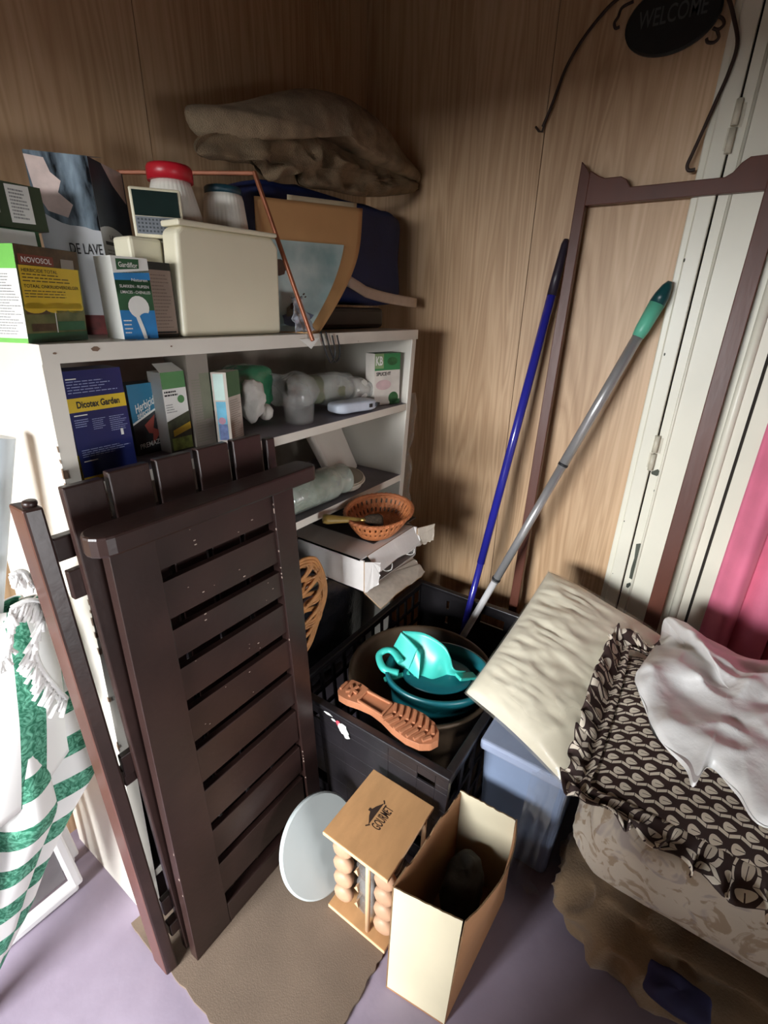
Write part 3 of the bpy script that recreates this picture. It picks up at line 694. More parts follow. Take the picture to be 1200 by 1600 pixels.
tag(mb.build('carton', [WHT, mk('print_mid_green', (88, 142, 88), .5, .12, 30), WHT, mk('print_hedge_photo', (60, 66, 44), .5, .4, 70), YEL, BLK, FINE, mk('print_lime_leaves', (132, 150, 72), .5, .4, 80)]), 'white and green carton with a hedge picture and open top on the second shelf', 'box')
mb, F, Lf, Rf, T = carton((0.592, 0.872, Z1s), 0.03, 0.050, 0.07, 0.184)
F.rect(.5, .3, .98, .8, 1, 1); F.lines(.1, .05, .9, .75, 24, 1, 2, .3, 41)
tag(mb.build('carton', [GREYC, mk('faded_green_grey', (126, 128, 108), .6)]), 'tall plain grey carton reaching the shelf top board on the second shelf', 'box')
mb, F, Lf, Rf, T = carton((0.660, 0.845, Z1s), 0.0, 0.048, 0.03, 0.148)
mb = MB(); a, b, c = V(0.640, 0.866, Z1s), V(0.659, 0.842, Z1s), V(0.708, 0.862, Z1s); h = V(0, 0, .148)
mb.obox(b, c - b, a - b, h, 0); F = Face(mb, a, b - a, h); G = Face(mb, b, c - b, h)
F.rect(.12, .62, .80, .98, 1, 1); F.rect(.15, .05, .80, .60, 2, 1); F.rect(.2, .05, .78, .28, 3, 2); F.disc(.45, .33, .25, .05, 4, 3)
G.rect(0, .66, 1, 1, 5, 1); G.lines(.1, .05, .95, .62, 18, 6, 1, .4, 51)
tag(mb.build('carton', [mk('warm_grey_carton', (190, 178, 166), .6), mk('print_mint', (190, 214, 206), .5), mk('print_sky_blue', (96, 168, 196), .5, .2, 30), mk('print_blue_flowers', (88, 104, 150), .5, .4, 80), mk('print_pink_flower', (178, 130, 150), .5, .2), mk('print_moss_green', (66, 98, 66), .5), mk('carton_ink', (150, 138, 128), .6)]), 'slim carton with a blue flower picture beside the tall grey carton', 'box')
CL = mk('clear_plastic', (205, 205, 200), 0.12, .05, 30, .5, 40, thin=.30, spec=.8)
CLM = mk('milky_plastic', (200, 198, 192), 0.3, .06, 20, .3, 40, thin=.62)
mb = MB(); superell(mb, (0.800, 0.93, 1.148), (.030, .028, .048), .9, 28, .012, 26, fold=.012, fsc=40, seed=4)
superell(mb, (0.833, 0.925, 1.116), (.018, .02, .020), .9, 18, .006, 30, seed=8)
tag(mb.build('paper_wad', [mk('crumpled_white_paper', (206, 200, 192), .8, .06, 20, .5, 90)]), 'lumpy white paper wad on the second shelf beside the slim flower carton', 'paper')
mb = MB(); mb.lathe([(.030, 0), (.036, .004), (.041, .06), (.043, .075), (.041, .075), (.039, .06), (.033, .006)], 32, (0.90, .875, Z1s))
tag(mb.build('plastic_cup', [mk('thin_clear_cup', (170, 166, 162), .15, .05, 20, thin=.16, spec=.8)]), 'see-through plastic cup on the second shelf beside the white paper wad', 'cup')
GPK = mk('green_foil_packet', (62, 128, 92), 0.22, .3, 14, .7, 40, clear=.5)
mb = MB(); superell(mb, (0.845, 1.035, 1.160), (.095, .045, .055), .55, 44, .012, 16, fold=.02, fsc=22, rot=-.12, seed=3)
gp = tag(mb.build('packet', [GPK]), 'shiny green plastic packet lying at the back of the second shelf', 'packet')
# bottle wrapped in clear film
bt = thing('bottle', (1.15, 0.90, Z1s), 'grey green bottle with white cap lying on the second shelf in clear film', 'bottle')
ax = V(.245, -.055, -.018).normalized(); o = V(.965, .958, 1.152)
mb = MB(); mb.lathe([(.012, -.004), (.036, 0), (.040, .012), (.040, .15), (.034, .175), (.022, .195), (.021, .205)], 32, o, ax); bbody = mb.build('body', [mk('grey_green_plastic', (116, 118, 98), .3, .25, 24, .4, 40)], bt)
mb = MB(); mb.lathe([(.030, .200), (.031, .245), (.027, .255), (.0001, .257)], 32, o, ax, rib=.015, nr=24); mb.build('cap', [mk('bottle_cap_white', (216, 212, 204), .35)], bbody)
mb = MB(); mb.grid(lambda u, v: o + ax * (-.05 + .31 * v) + (lambda q: q.normalized() * (.044 + .012 * noise.noise(V(u * 5 if u < .5 else (1 - u) * 5, v * 7, 1)) - .012 * (v > .75)))(V(0, math.cos(2 * PI * u), math.sin(2 * PI * u))), 28, 20, closed=True)
mb.build('film', [CL], bt, solid=.0004)
mb = MB()
def adp(u, v):
    t_ = 2 * PI * u; return None
superell(mb, (1.095, 0.855, 1.105), (.075, .034, .016), .45, 40, .003, 16, rot=-.18, seed=6)
for k, xx in ((0, 1.122), (1, 1.150)):
    mb.box(xx, 0.817 - (xx - 1.09) * .19 + .002, 1.100, xx + .013, 0.84 - (xx - 1.09) * .19, 1.110, 1)
tag(mb.build('plastic_adaptor', [mk('pale_blue_white_plastic', (186, 192, 204), .35, .08, 20), BLK]), 'pale blue white plastic piece with two dark slots lying before the bottle', 'device')
mb, F, Lf, Rf, T = carton((1.212, 0.862, Z1s), -0.30, 0.098, 0.045, 0.152)
F.rect(0, .68, 1, 1, 1, 1); F.rect(0, .72, .34, 1, 2, 2); F.text('KB', .03, .78, .30, .95, 3, .03, 4); F.text('SPUCE·IT', .06, .58, .62, .65, 4, .02, 3); F.disc(.68, .85, .2, .08, 5, 2); F.disc(.35, .40, .30, .10, 6, 1); F.disc(.75, .13, .2, .12, 5, 2); F.rect(.6, 0, 1, .1, 5, 2)
Rf.rect(0, .7, 1, 1, 7, 1); Rf.rect(0, 0, 1, .1, 7, 1); Rf.lines(.1, .15, .9, .65, 14, 8, 1, .4, 61); T.rect(0, 0, 1, 1, 7, 1)
tag(mb.build('carton', [mk('carton_ivory', (216, 208, 198), .5), mk('print_kelly_green', (52, 128, 76), .45, .1, 30), mk('print_sage', (132, 158, 110), .5), WHT, BLK, mk('print_leaf_dark', (44, 96, 52), .5, .3, 50), mk('print_rose', (206, 176, 176), .5, .1, 30), DGRN, FINE]), 'white and green carton standing at the right end of the second shelf', 'box')

# ------------------------------------------------------------------ third shelf
Z2s = 0.8535
GLB = mk('old_white_plastic', (206, 196, 184), .4, .06, 8)
mb = MB(); a = [(1.1424, 1.0300, 1.0338), (1.2083, 1.0300, 0.8428), (1.4455, 1.0300, 0.8051), (1.4056, 1.0300, 1.0255)]
pts = [V(k) for k in a]
pts = [V(1.105, 1.06, 1.035), V(1.135, .965, Z2s), V(1.275, .965, Z2s), V(1.268, 1.06, 1.035)]
mb.prism(pts, (0.0, .05, .012)); tag(mb.build('storage_tub', [GLB], bevel=.012, bseg=3), 'off white plastic container leaning at the back right of the third shelf', 'container')
mb = MB()
def dish(r_, h_): return (r_, h_)
mb.lathe([(.001, .004), (.05, .004), (.062, .012), (.070, .034), (.072, .036), (.068, .036), (.058, .014), (.05, .010), (.001, .010)], 40, (1.10, .885, Z2s), sx=1.25, sy=.75)
mb.lathe([(.073, .026), (.0765, .029), (.073, .032)], 40, (1.10, .885, Z2s), sx=1.25, sy=.75)
tag(mb.build('soap_dish', [mk('ivory_dish', (192, 182, 166), .35, .06)]), 'oval ivory dish on the third shelf in front of the off white container', 'dish')
jr = thing('glass_jar', (0.93, 0.86, Z2s), 'glass jar with green streaks lying on its side on the third shelf', 'jar')
ax = V(.245, -.01, 0).normalized(); o = V(0.80, 0.862, Z2s + .049)
mb = MB(); mb.lathe([(.03, 0), (.046, .004), (.048, .02), (.048, .185), (.042, .20), (.042, .235), (.044, .237), (.044, .243), (.040, .243), (.039, .20), (.044, .183), (.044, .02), (.02, .008)], 40, o, ax)
mb.build('glass', [mk('jar_glass', (190, 200, 188), .06, .05, 20, thin=.45, spec=.9)], jr)
GST = mk('green_streaks', (60, 84, 48), .4, col2=(150, 150, 130), scale=34, stretch=(1, .5, .3))
mb = MB(); mb.lathe([(.02, .012), (.0425, .02), (.0425, .175), (.03, .185)], 32, o, ax); mb.build('contents', [GST], jr)

# ------------------------------------------------------------------ fourth shelf and what stands out of it
Z3s = 0.656
CB = mk('white_carton_board', (205, 200, 196), .7, .05, 9, .12, 90); CBG = mk('grey_carton_board', (176, 164, 150), .8, .1, 12, .3, 160, stretch=(6, 6, 1)); CBB = mk('torn_board_edge', (150, 122, 92), .9, .15, 40)
bx = thing('cardboard_box', (1.03, 0.80, Z3s), 'white cardboard box with torn front flaps sticking out of the shelf under the basket', 'box')
X0, X1, Ya, Yb_, Zb, Zt = 0.895, 1.165, 0.664, 0.96, Z3s, 0.752
tk = .004
mb = MB(); mb.box(X0, Ya, Zb, X0 + tk, Yb_, Zt); mb.box(X1 - tk, Ya, Zb, X1, Yb_, Zt); mb.box(X0, Yb_ - tk, Zb, X1, Yb_, Zt); mb.box(X0, Ya, Zb, X1, Yb_, Zb + tk); mb.box(X0, Ya + .012, Zt - tk, X1, Yb_, Zt)
mb.build('body', [CB], bx)
def flap(nm, pts, mt, sd=0, th=(0, 0, .003)):
    m = MB(); P_ = [V(k) for k in pts]
    rnd = random.Random(sd); O = []
    for k in range(len(P_)):
        a, b = P_[k], P_[(k + 1) % len(P_)]
        nn = 9 if k == 2 or k == 1 else 2
        for j in range(nn): O.append(a.lerp(b, j / nn) + (V(rnd.uniform(-.003, .003), rnd.uniform(-.002, .002), rnd.uniform(-.004, .004)) if (j or k in (2, 3)) and nn > 2 else V(0, 0, 0)))
    m.prism(O, th, 0, 1); return m.build(nm, [mt, CBB], bx)
flap('flap', [(X0 + .03, Ya + .012, Zt), (X1, Ya + .012, Zt), (X1 + .004, Ya - .012, Zt - .052), (X0 + .045, Ya - .012, Zt - .052)], CB, 1, (0, -.003, .0))
flap('flap', [(X0 + .0, Ya, Zb + .003), (X1 - .02, Ya, Zb + .003), (X1 - .03, Ya - .055, Zb - .026), (X0 - .005, Ya - .06, Zb - .022)], CBG, 2, (0, 0, -.003))
flap('flap', [(X0, Ya, Zt - .002), (X0, Ya, Zb), (X0 + .040, Ya - .018, Zb + .012), (X0 + .046, Ya - .02, Zt - .016)], CB, 3, (0, -.003, 0))
flap('flap', [(X1, Ya, Zt - .004), (X1, Ya, Zb + .03), (X1 + .048, Ya - .03, Zb + .04), (X1 + .054, Ya - .03, Zt + .0)], CBG, 4, (0, -.003, 0))
mb = MB(); mb.box(X0 + .02, Ya + .05, Zb + .006, X1 - .02, Yb_ - .03, Zb + .06); mb.build('dark_contents', [mk('box_dark_contents', (34, 30, 30), .7)], bx)
for x, nm in ((.97, 'left'), (1.09, 'right')):
    mb = MB(); mb.tube(catmull([(x, Ya + .03, Zb + .075), (x + .008, Ya - .004, Zb + .035), (x + .03, Ya - .018, Zb + .030), (x + .045, Ya - .01, Zb + .045)], 5, False), .0018, 6)
    tag(mb.build('string', [WHT]), 'white string end poking out of the %s part of the torn white box opening' % nm, 'string')
mb = MB(); mb.box(.99, .70, Zt + .0005, 1.22, .93, Zt + .004)
tag(mb.build('tray_sheet', [mk('dark_tray', (36, 28, 28), .4)], bevel=.0015), 'thin dark sheet lying on the white cardboard box under the wicker basket', 'sheet')

# wicker basket with brush
WK = mk('wicker_orange', (184, 112, 66), .55, .22, 60, .6, 240)
WKL = mk('wicker_rim', (176, 104, 62), .55, .2, 50, .7, 300)
bk = thing('wicker_basket', (1.045, 0.765, Zt + .005), 'small oval orange brown wicker basket on the white cardboard box', 'basket')
bax = V(-.10, -.16, 1).normalized(); bo = V(1.045, 0.728, Zt + .014)
mb = MB(); prof = [(.048, 0.0), (.055, .004), (.064, .016), (.070, .026), (.077, .036), (.083, .048), (.088, .060), (.092, .070)]
def weave(i, k): return i in (3, 5) and k % 3 == 0
mb.lathe(prof, 108, bo, bax, 1.12, .86, xr=(1, -.25, 0), skip=weave, top=False)
bowl = mb.build('bowl', [WK], bk, solid=.0035)
mb = MB(); x_ = (V(1, -.25, 0) - bax * V(1, -.25, 0).dot(bax)).normalized(); y_ = bax.cross(x_)
mb.tube([bo + bax * .071 + x_ * (.093 * 1.12 * math.cos(2 * PI * k / 48)) + y_ * (.093 * .86 * math.sin(2 * PI * k / 48)) for k in range(48)], .0048, 8, closed=True)
for q in (0, PI):
    mb.tube([bo + bax * (.071 + .003 * math.sin(k * .9 + q)) + x_ * ((.0945 + .003 * math.cos(k * .9 + q)) * 1.12 * math.cos(2 * PI * k / 150)) + y_ * ((.0945 + .003 * math.cos(k * .9 + q)) * .86 * math.sin(2 * PI * k / 150)) for k in range(150)], .0024, 5, closed=True)
mb.build('rim', [WKL], bowl)
br = thing('brush', (0.99, 0.81, .80), 'brush with a yellowish wooden handle lying in the wicker basket', 'brush')
a, b = V((0.8862, 0.7900, 0.8419)), V((0.9441, 0.7450, 0.8317)); d = (b - a).normalized()
mb = MB(); mb.lathe([(.001, -.004), (.012, -.002), (.0145, .008), (.0125, .025), (.010, .05), (.0085, .075), (.006, .10)], 20, a, d, sx=1, sy=.8); mb.build('handle', [mk('yellow_wood', (150, 122, 58), .5, .15, 20)], br)
mb = MB(); mb.lathe([(.006, .10), (.006, .112), (.007, .114)], 16, a, d); mb.build('ferrule', [mk('brass_ferrule', (170, 140, 80), .3, metal=.8)], br)
mb = MB(); mb.lathe([(.007, .113), (.013, .13), (.016, .155), (.012, .165)], 20, a, d, sx=1.3, sy=.7, rib=.08, nr=9); mb.build('bristles', [mk('dark_bristles', (70, 56, 42), .9, .4, 200, .8, 400)], br)

# black plastic bag of papers left of the box
BAGK = mk('black_bag_plastic', (20, 20, 23), .22, .3, 14, .8, 30, spec=.6)
mb = MB(); superell(mb, (0.80, 0.91, Z3s + .082), (.070, .070, .070), .75, 40, .012, 12, fold=.03, fsc=16, seed=9)
tag(mb.build('plastic_bag', [BAGK]), 'crumpled black plastic bag on the fourth shelf beside the white cardboard box', 'bag')

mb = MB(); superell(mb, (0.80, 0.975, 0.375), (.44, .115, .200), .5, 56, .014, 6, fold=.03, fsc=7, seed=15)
tag(mb.build('plastic_bag', [BAGK]), 'added black mass darkening the lower part of the shelf unit', 'bag')  # black filler added to keep the lower shelf dark
# ------------------------------------------------------------------ black crate with tub, mop bucket and sandal
CRK = mk('black_crate_plastic', (30, 27, 30), 0.38, .25, 14, .15, 80)
cx0, cx1, cy0, cy1, cz = 0.728, 1.450, 0.296, 0.800, 0.388
cr = thing('plastic_crate', (1.081, .548, 0), 'large black plastic crate with grid sides on the floor in front of the shelf', 'crate')
def taper(mb, s0=0):
    for i in range(s0, len(mb.v)):
        p = mb.v[i]; k = .93 + .07 * min(1, p.z / .40); mb.v[i] = V(1.081 + (p.x - 1.081) * k, .548 + (p.y - .548) * k, p.z)
    return mb
def perforated(mb, horizontal_x, fixed, th, a_edges, z_edges, holes):
    for i in range(len(a_edges) - 1):
        for j in range(len(z_edges) - 1):
            if holes(i, j): continue
            a0, a1, z0, z1 = a_edges[i], a_edges[i + 1], z_edges[j], z_edges[j + 1]
            if horizontal_x: mb.box(a0, fixed, z0, a1, fixed + th, z1)
            else: mb.box(fixed, a0, z0, fixed + th, a1, z1)
def alt(a, b, n, bar_):
    cell = (b - a - bar_) / n; e = [a]
    for k in range(n): e += [a + k * cell + bar_, a + (k + 1) * cell]
    return e + [b]
mb = MB()
perforated(mb, False, cx0 + .008, .006, [cy0 + .005, .335, .385, .47, .62, .70, .75, cy1 - .005], [.0, .05, .10, .20, .25, .315, .335, .38], lambda i, j: (j == 5 and i in (1, 5)) or (j == 1 and i in (1, 5)))
fwall = taper(mb).build('wall', [CRK], cr, bevel=.0012)
ae = alt(cx0 + .01, cx1 - .01, 13, .012); ze = alt(.02, .37, 5, .012) + [.385]
mb = MB(); perforated(mb, True, cy1 - .014, .006, ae, ze, lambda i, j: i % 2 == 1 and j % 2 == 1)
taper(mb).build('wall', [CRK], cr)
mb = MB(); perforated(mb, True, cy0 + .008, .006, alt(cx0 + .01, cx1 - .01, 9, .02), alt(.02, .35, 3, .02) + [.385], lambda i, j: i % 2 == 1 and j % 2 == 1)
taper(mb).build('wall', [CRK], cr)
mb = MB(); perforated(mb, False, cx1 - .014, .006, [cy0 + .01, .34, .355, .44, .53, .61, .66, .672, cy1 - .01], [0, .05, .22, .25, .28, .31, 0.345, .375, .385], lambda i, j: (j == 5 and i == 3) or (j in (3, 5) and i == 6))
taper(mb).build('wall', [CRK], cr)
mb = MB(); mb.box(cx0, cy0, .001, cx1, cy1, .012); taper(mb).build('base', [CRK], cr)
mb = MB()
for b_ in ((cx0, cy0, cx0 + .022, cy1), (cx1 - .022, cy0, cx1, cy1), (cx0 + .02, cy0, cx1 - .02, cy0 + .022), (cx0 + .02, cy1 - .022, cx1 - .02, cy1)): mb.box(b_[0], b_[1], .374, b_[2], b_[3], cz)
mb.build('rim', [CRK], cr, bevel=.003)
mb = MB(); q = (0.7340, 0.6117, 0.3378)
for (dy, dz, ry, rz, m) in ((0, 0, .017, .018, 0), (-.012, -.014, .010, .012, 0), (.016, .010, .008, .009, 1), (.052, .022, .014, .004, 0), (.032, .012, .008, .004, 0)):
    mb.face([mb.vert((q[0] + .0015 + .06 * dz, q[1] + dy + ry * math.cos(k * .7) * (1 + .3 * math.sin(k * 2.9)), q[2] + dz + rz * math.sin(k * .7))) for k in range(9)], m)
mb.build('torn_sticker', [WHT, mk('sticker_red', (186, 70, 84), .5)], fwall)

TUBM = mk('dark_tub_plastic', (88, 72, 56), .45, .25, 10, .1, 60)
tx, ty = 1.030, 0.545
mb = MB(); mb.lathe([(.165, .014), (.206, .345), (.218, .352), (.221, .360), (.217, .366), (.208, .362), (.200, .345), (.160, .020), (.0001, .020)], 64, (tx, ty, 0))
tag(mb.build('tub', [TUBM]), 'round dark brown tub standing inside the black crate', 'tub')
TEALD = mk('dark_teal_plastic', (20, 92, 100), .32, .12, 10)
TEALL = mk('light_teal_plastic', (66, 186, 172), .34, .08, 10)
bu = thing('mop_bucket', (.985, .515, .022), 'teal mop bucket with a light turquoise wringer standing in the dark tub', 'bucket')
bo = V(1.003, .496, .034); bax = V(-.03, -.06, 1).normalized(); bxr = V(.55, -.75, 0)
mb = MB(); mb.lathe([(.085, 0), (.127, .362), (.139, .367), (.142, .392), (.133, .393), (.122, .365), (.080, .008), (.0001, .008)], 56, bo, bax, 1.06, .84, xr=bxr)
tbody = mb.build('body', [TEALD], bu)
# wringer: a folded funnel, one leaf seen from outside and a wide hollow leaf beside it
def ruled(nm, top, bot, bow=(0, 0, 0), n=14):
    m = MB(); t_ = catmull([V(k) for k in top], 6, False); b_ = catmull([V(k) for k in bot], 6, False)
    m.grid(lambda u, v: smp(b_, u).lerp(smp(t_, u), v) + V(bow) * math.sin(PI * v), 24, n, 0); return m.build(nm, [TEALL], bu, solid=.004)
S0, S1 = (0.9888, 0.5976, 0.5000), (0.9799, 0.5371, 0.4750)
ruled('wringer_leaf', [(0.9961, 0.5978, 0.5000), (1.0244, 0.5436, 0.5000), (1.0226, 0.4794, 0.4900), (1.0105, 0.4493, 0.4700), (0.9918, 0.4262, 0.4500), (1.0265, 0.4042, 0.4300)], [(0.9335, 0.5091, 0.3950), (0.9472, 0.4959, 0.3850), (0.9641, 0.4767, 0.3850), (1.0034, 0.4570, 0.3850), (1.0186, 0.4403, 0.3850), (1.0177, 0.4130, 0.4000)], (.012, .010, -.004))
ruled('wringer_leaf', [S0, (0.9866, 0.5674, 0.4880), S1], [(0.9683, 0.6195, 0.4300), (0.9548, 0.5833, 0.4150), (0.9538, 0.5496, 0.4050)])
ruled('wringer_fold', [S1, (0.9804, 0.5261, 0.4620)], [(0.9538, 0.5496, 0.4050), (0.9415, 0.5074, 0.3900)], (-.003, -.003, 0))
mb = MB(); mb.lathe([(.02, .0), (.095, .010), (.100, .014), (.095, .018), (.02, .006)], 40, bo + bax * .360, bax, 1.0, .72, xr=bxr); mb.build('wringer_plate', [TEALD], bu)
hl = [V((0.9186, 0.5600, 0.4200)), V((0.9009, 0.5959, 0.4300)), V((0.9268, 0.6318, 0.4400)), V((0.9481, 0.6244, 0.4500)), V((0.9565, 0.6033, 0.4500)), V((0.9427, 0.5678, 0.4400))]
mb = MB(); mb.tube(catmull(hl, 6, False), .008, 10, flat=1.3); mb.build('handle', [TEALL], bu)
mb = MB(); p1, p2 = V((0.8932, 0.5899, 0.4000)), V((0.9475, 0.5395, 0.4100)); mb.bar(p1, p2, .016, .008); mb.build('clip', [TEALL], bu, bevel=.003)
mb = MB(); p1, p2 = V((1.0027, 0.4173, 0.4200)), V((1.0578, 0.3883, 0.4000)); mb.bar(p1, p2, .028, .010); mb.build('clip', [TEALL], bu, bevel=.003)

SOLE = mk('tan_rubber_sole', (166, 108, 76), .5, .12, 14, .1, 90)
sa = thing('sandal', (.775, .495, .404), 'tan rubber sandal lying sole up on the front rim of the black crate', 'shoe')
heel, toe = V((0.7845, 0.6273, 0.4250)), V((0.7779, 0.3782, 0.4250)); ln = (toe - heel); L_ = ln.length + .05; sx = ln.normalized(); sy = V(-sx.y, sx.x, 0); sn = V(-.10, .0, 1).normalized()
sy = (sn.cross(sx)).normalized(); heel = heel - sx * .028
wprof = [(0, .0), (.012, .020), (.05, .031), (.14, .033), (.26, .027), (.38, .024), (.50, .029), (.64, .040), (.78, .043), (.90, .036), (.97, .020), (1.0, 0)]
def wat(t):
    for (a, b), (c, d) in zip(wprof, wprof[1:]):
        if t <= c: return b + (d - b) * (t - a) / (c - a)
    return 0
ol = []
for k in range(49): t = .5 - .5 * math.cos(PI * k / 48); ol.append((t, wat(t) + .004 * math.sin(PI * t)))
for k in range(47, 0, -1): t = .5 - .5 * math.cos(PI * k / 48); ol.append((t, -wat(t) + .006 * math.sin(PI * t)))
mb = MB(); mb.prism([heel + sx * (t * L_) + sy * w_ - sn * .022 for t, w_ in ol], sn * .024)
sole = mb.build('sole', [SOLE], sa, bevel=.005, bseg=3)
mb = MB()
def tread(t0, w0, t1, w1, wd, h_=.007): mb.bar(heel + sx * (t0 * L_) + sy * w0 + sn * .005, heel + sx * (t1 * L_) + sy * w1 + sn * .005, wd, h_, sn)
for k in range(7):
    t = .53 + k * .062; wv = wat(t + .03) * .86
    tread(t, wv, t + .045, .004, .008); tread(t, -wv, t + .045, -.004, .008)
for a in range(5):
    an = a * 2 * PI / 5; tread(.13, 0, .13 + .055 * math.cos(an), .021 * math.sin(an), .008)
tread(.24, .020, .50, .022, .006); tread(.24, -.018, .50, -.020, .006); tread(.24, .02, .24, -.018, .006); tread(.50, .024, .50, -.022, .006); tread(.03, .014, .03, -.014, .007)
mb.build('tread', [SOLE], sole, bevel=.0015)
# ------------------------------------------------------------------ rattan carpet beater
RAT = mk('rattan', (176, 122, 74), .5, .2, 40, .3, 200)
bt_ = thing('carpet_beater', (.77, .745, .42), 'woven rattan carpet beater standing between the dark bench and the white cardboard box', 'beater')
bc = V(.772, .787, .585); be1 = V(.95, 0, .10).normalized(); be2 = V(.10, .0, 1).normalized()
def bp(x, y, o=0): return bc + be1 * x + be2 * y + be1.cross(be2) * o
mb = MB()
for s in (-1, 0, 1):
    rr = 1 + s * .06
    mb.tube([bp(.098 * rr * math.sin(t), .138 * rr * math.cos(t) + .03, .004 * math.sin(5 * t)) for t in [2 * PI * k / 60 for k in range(60)]], .0045, 6, closed=True)
mb.build('outer_hoop', [RAT], bt_)
for ph in (0.3, 1.9, 3.4, 5.0):
    mb = MB()
    for s in (-1, 0, 1):
        pts = []
        for k in range(41):
            y = -.97 + 1.94 * k / 40; wv = math.sqrt(max(0, 1 - y * y))
            pts.append(bp(.090 * wv * math.sin(4.2 * y + ph) + s * .0078, .132 * y + .03, .007 * math.sin(9 * y + ph * 2)))
        mb.tube(pts, .0040, 6)
    mb.build('woven_band', [RAT], bt_)
for y0 in (-.55, -.05, .45):
    mb = MB(); wv = math.sqrt(1 - y0 * y0)
    for s in (-1, 0, 1):
        mb.tube([bp(.094 * wv * x, .132 * y0 + .03 + s * .0078 + .018 * (x * x), .007 * math.cos(9 * x)) for x in [-1 + 2 * k / 20 for k in range(21)]], .0040, 6)
    mb.build('woven_band', [RAT], bt_)
mb = MB()
for s in (-1, 0, 1): mb.tube([bp(.03 + s * .008, -.09, 0), bp(.015 + s * .007, -.13, 0), bp(.01 + s * .005, -.165, 0)], .004, 6)
mb.build('handle', [RAT], bt_)

# ------------------------------------------------------------------ red brown frame and poles against the right wall
FRW = mk('mahogany_brown', (88, 46, 32), .42, .18, 10, .12, 60, stretch=(1, 1, .3))
fr = thing('wooden_frame', (1.51, .22, 0), 'tall red brown wooden frame with carved shoulders leaning on the wall and door', 'frame')
def xf(z): return 1.502 + .044 * z
def plate(pts, nm, th=.022):
    m = MB(); m.prism([V(xf(z), y, z) for y, z in pts], (th, 0, 0)); m.build(nm, [FRW], fr, bevel=.002)
plate([(.462, .005), (.430, .005), (.424, 1.700), (.430, 1.712), (.452, 1.735)], 'post')
plate([(.034, .005), (-.008, .005), (-.014, 1.70), (.026, 1.70)], 'post')
zr = 1.630
plate([(.426, zr), (.024, zr), (.024, 1.700), (.070, 1.700), (.085, 1.690), (.098, 1.672), (.112, 1.664), (.318, 1.664), (.330, 1.682), (.345, 1.690), (.385, 1.690), (.400, 1.696), (.426, 1.712)], 'top_rail')
plate([(.432, .10), (.032, .10), (.032, .16), (.432, .16)], 'bottom_rail')

BLUP = mk('blue_pole_paint', (44, 44, 150), .25, .06, 8, clear=.4)
bp_ = thing('mop_pole', (1.31, .58, .03), 'blue mop pole with a dark tip leaning behind the red brown frame', 'pole')
pa, pb = V((1.3850, 0.5759, 0.2646)), V((1.6020, 0.4692, 1.5547)); d = pb - pa
p0 = pa - d * ((pa.z - .030) / d.z); jt = V((1.4580, 0.5342, 0.7823))
mb = MB(); mb.tube([p0, p0 + d * .5], .0115, 16); mb.build('lower_tube', [BLUP], bp_)
mb = MB(); mb.tube([p0 + d * .40, pa + d * .89], .0138, 16); mb.build('upper_tube', [BLUP], bp_)
mb = MB(); mb.tube([pa + d * .885, pa + d * .93, pa + d * .99, pb], [.0142, .0135, .011, .007], 16); mb.build('tip', [mk('dark_pole_tip', (40, 32, 44), .4)], bp_)
SIL = mk('silver_pole_metal', (178, 176, 176), .32, .06, 10, metal=.55)
sp_ = thing('telescopic_pole', (1.30, .64, .03), 'silver telescopic pole with a green and teal end leaning on the white door casing', 'pole')
pa, pb = V((1.3520, 0.5688, 0.2511)), V((1.5680, 0.1765, 1.4404)); d = pb - pa; p0 = pa - d * ((pa.z - .030) / d.z)
def tt(px, f): return f
mb = MB(); mb.tube([p0, pa + d * .24], .0118, 16); mb.build('lower_tube', [mk('white_pole_paint', (206, 204, 204), .3, .04)], sp_)
mb = MB(); mb.tube([pa + d * .22, pa + d * .58], .0132, 16); mb.build('middle_tube', [SIL], sp_)
mb = MB(); mb.tube([pa + d * .57, pa + d * .90], .0146, 16); mb.build('upper_tube', [SIL], sp_)
for k in (.225, .572):
    mb = MB(); mb.tube([pa + d * k, pa + d * (k + .006)], .0153, 16); mb.build('collar', [BLK], sp_)
mb = MB(); mb.tube([pa + d * .885, pa + d * .90, pa + d * .955], [.0155, .0185, .0205], 18); grip = mb.build('grip', [mk('mint_green_grip', (98, 186, 156), .4, .06)], sp_)
mb = MB(); mb.tube([pa + d * .955, pa + d * .972, pa + d * .99, pa + d * 1.0], [.0208, .019, .013, .006], 18); mb.build('end_cap', [mk('teal_end_cap', (20, 66, 68), .35)], grip)

# ------------------------------------------------------------------ wrought iron welcome sign
IRON = mk('rusty_iron_wire', (52, 36, 28), .6, .3, 30)
sg = thing('welcome_sign', (1.6, .30, 1.93), 'oval dark welcome sign with iron scrolls under a long wire hoop', 'sign')
mb = MB()
ow = [(1.6060, 0.5811, 1.8379), (1.6060, 0.5842, 1.8223), (1.6060, 0.6023, 1.8351)]
arc = [(1.6060, 0.5807, 1.8349), (1.6060, 0.5627, 1.8791), (1.6060, 0.5359, 1.9558), (1.6060, 0.4971, 2.0123), (1.6060, 0.4515, 2.0547), (1.6060, 0.4011, 2.0915)]
arc2 = [(1.5850, 0.2830, 2.0754), (1.5850, 0.2336, 2.0473), (1.5850, 0.1952, 2.0118), (1.5850, 0.1689, 1.9634), (1.5850, 0.1512, 1.9163), (1.5850, 0.1556, 1.8668), (1.5850, 0.1680, 1.8167), (1.5850, 0.1811, 1.7641), (1.5850, 0.1923, 1.7214), (1.5850, 0.1979, 1.6988), (1.5850, 0.1926, 1.6878), (1.5850, 0.1790, 1.6876)]
mb.tube(catmull([V(k) for k in arc] + [V(1.60, .42, 2.18)] + [V(k) for k in arc2], 7, False), .0042, 8)
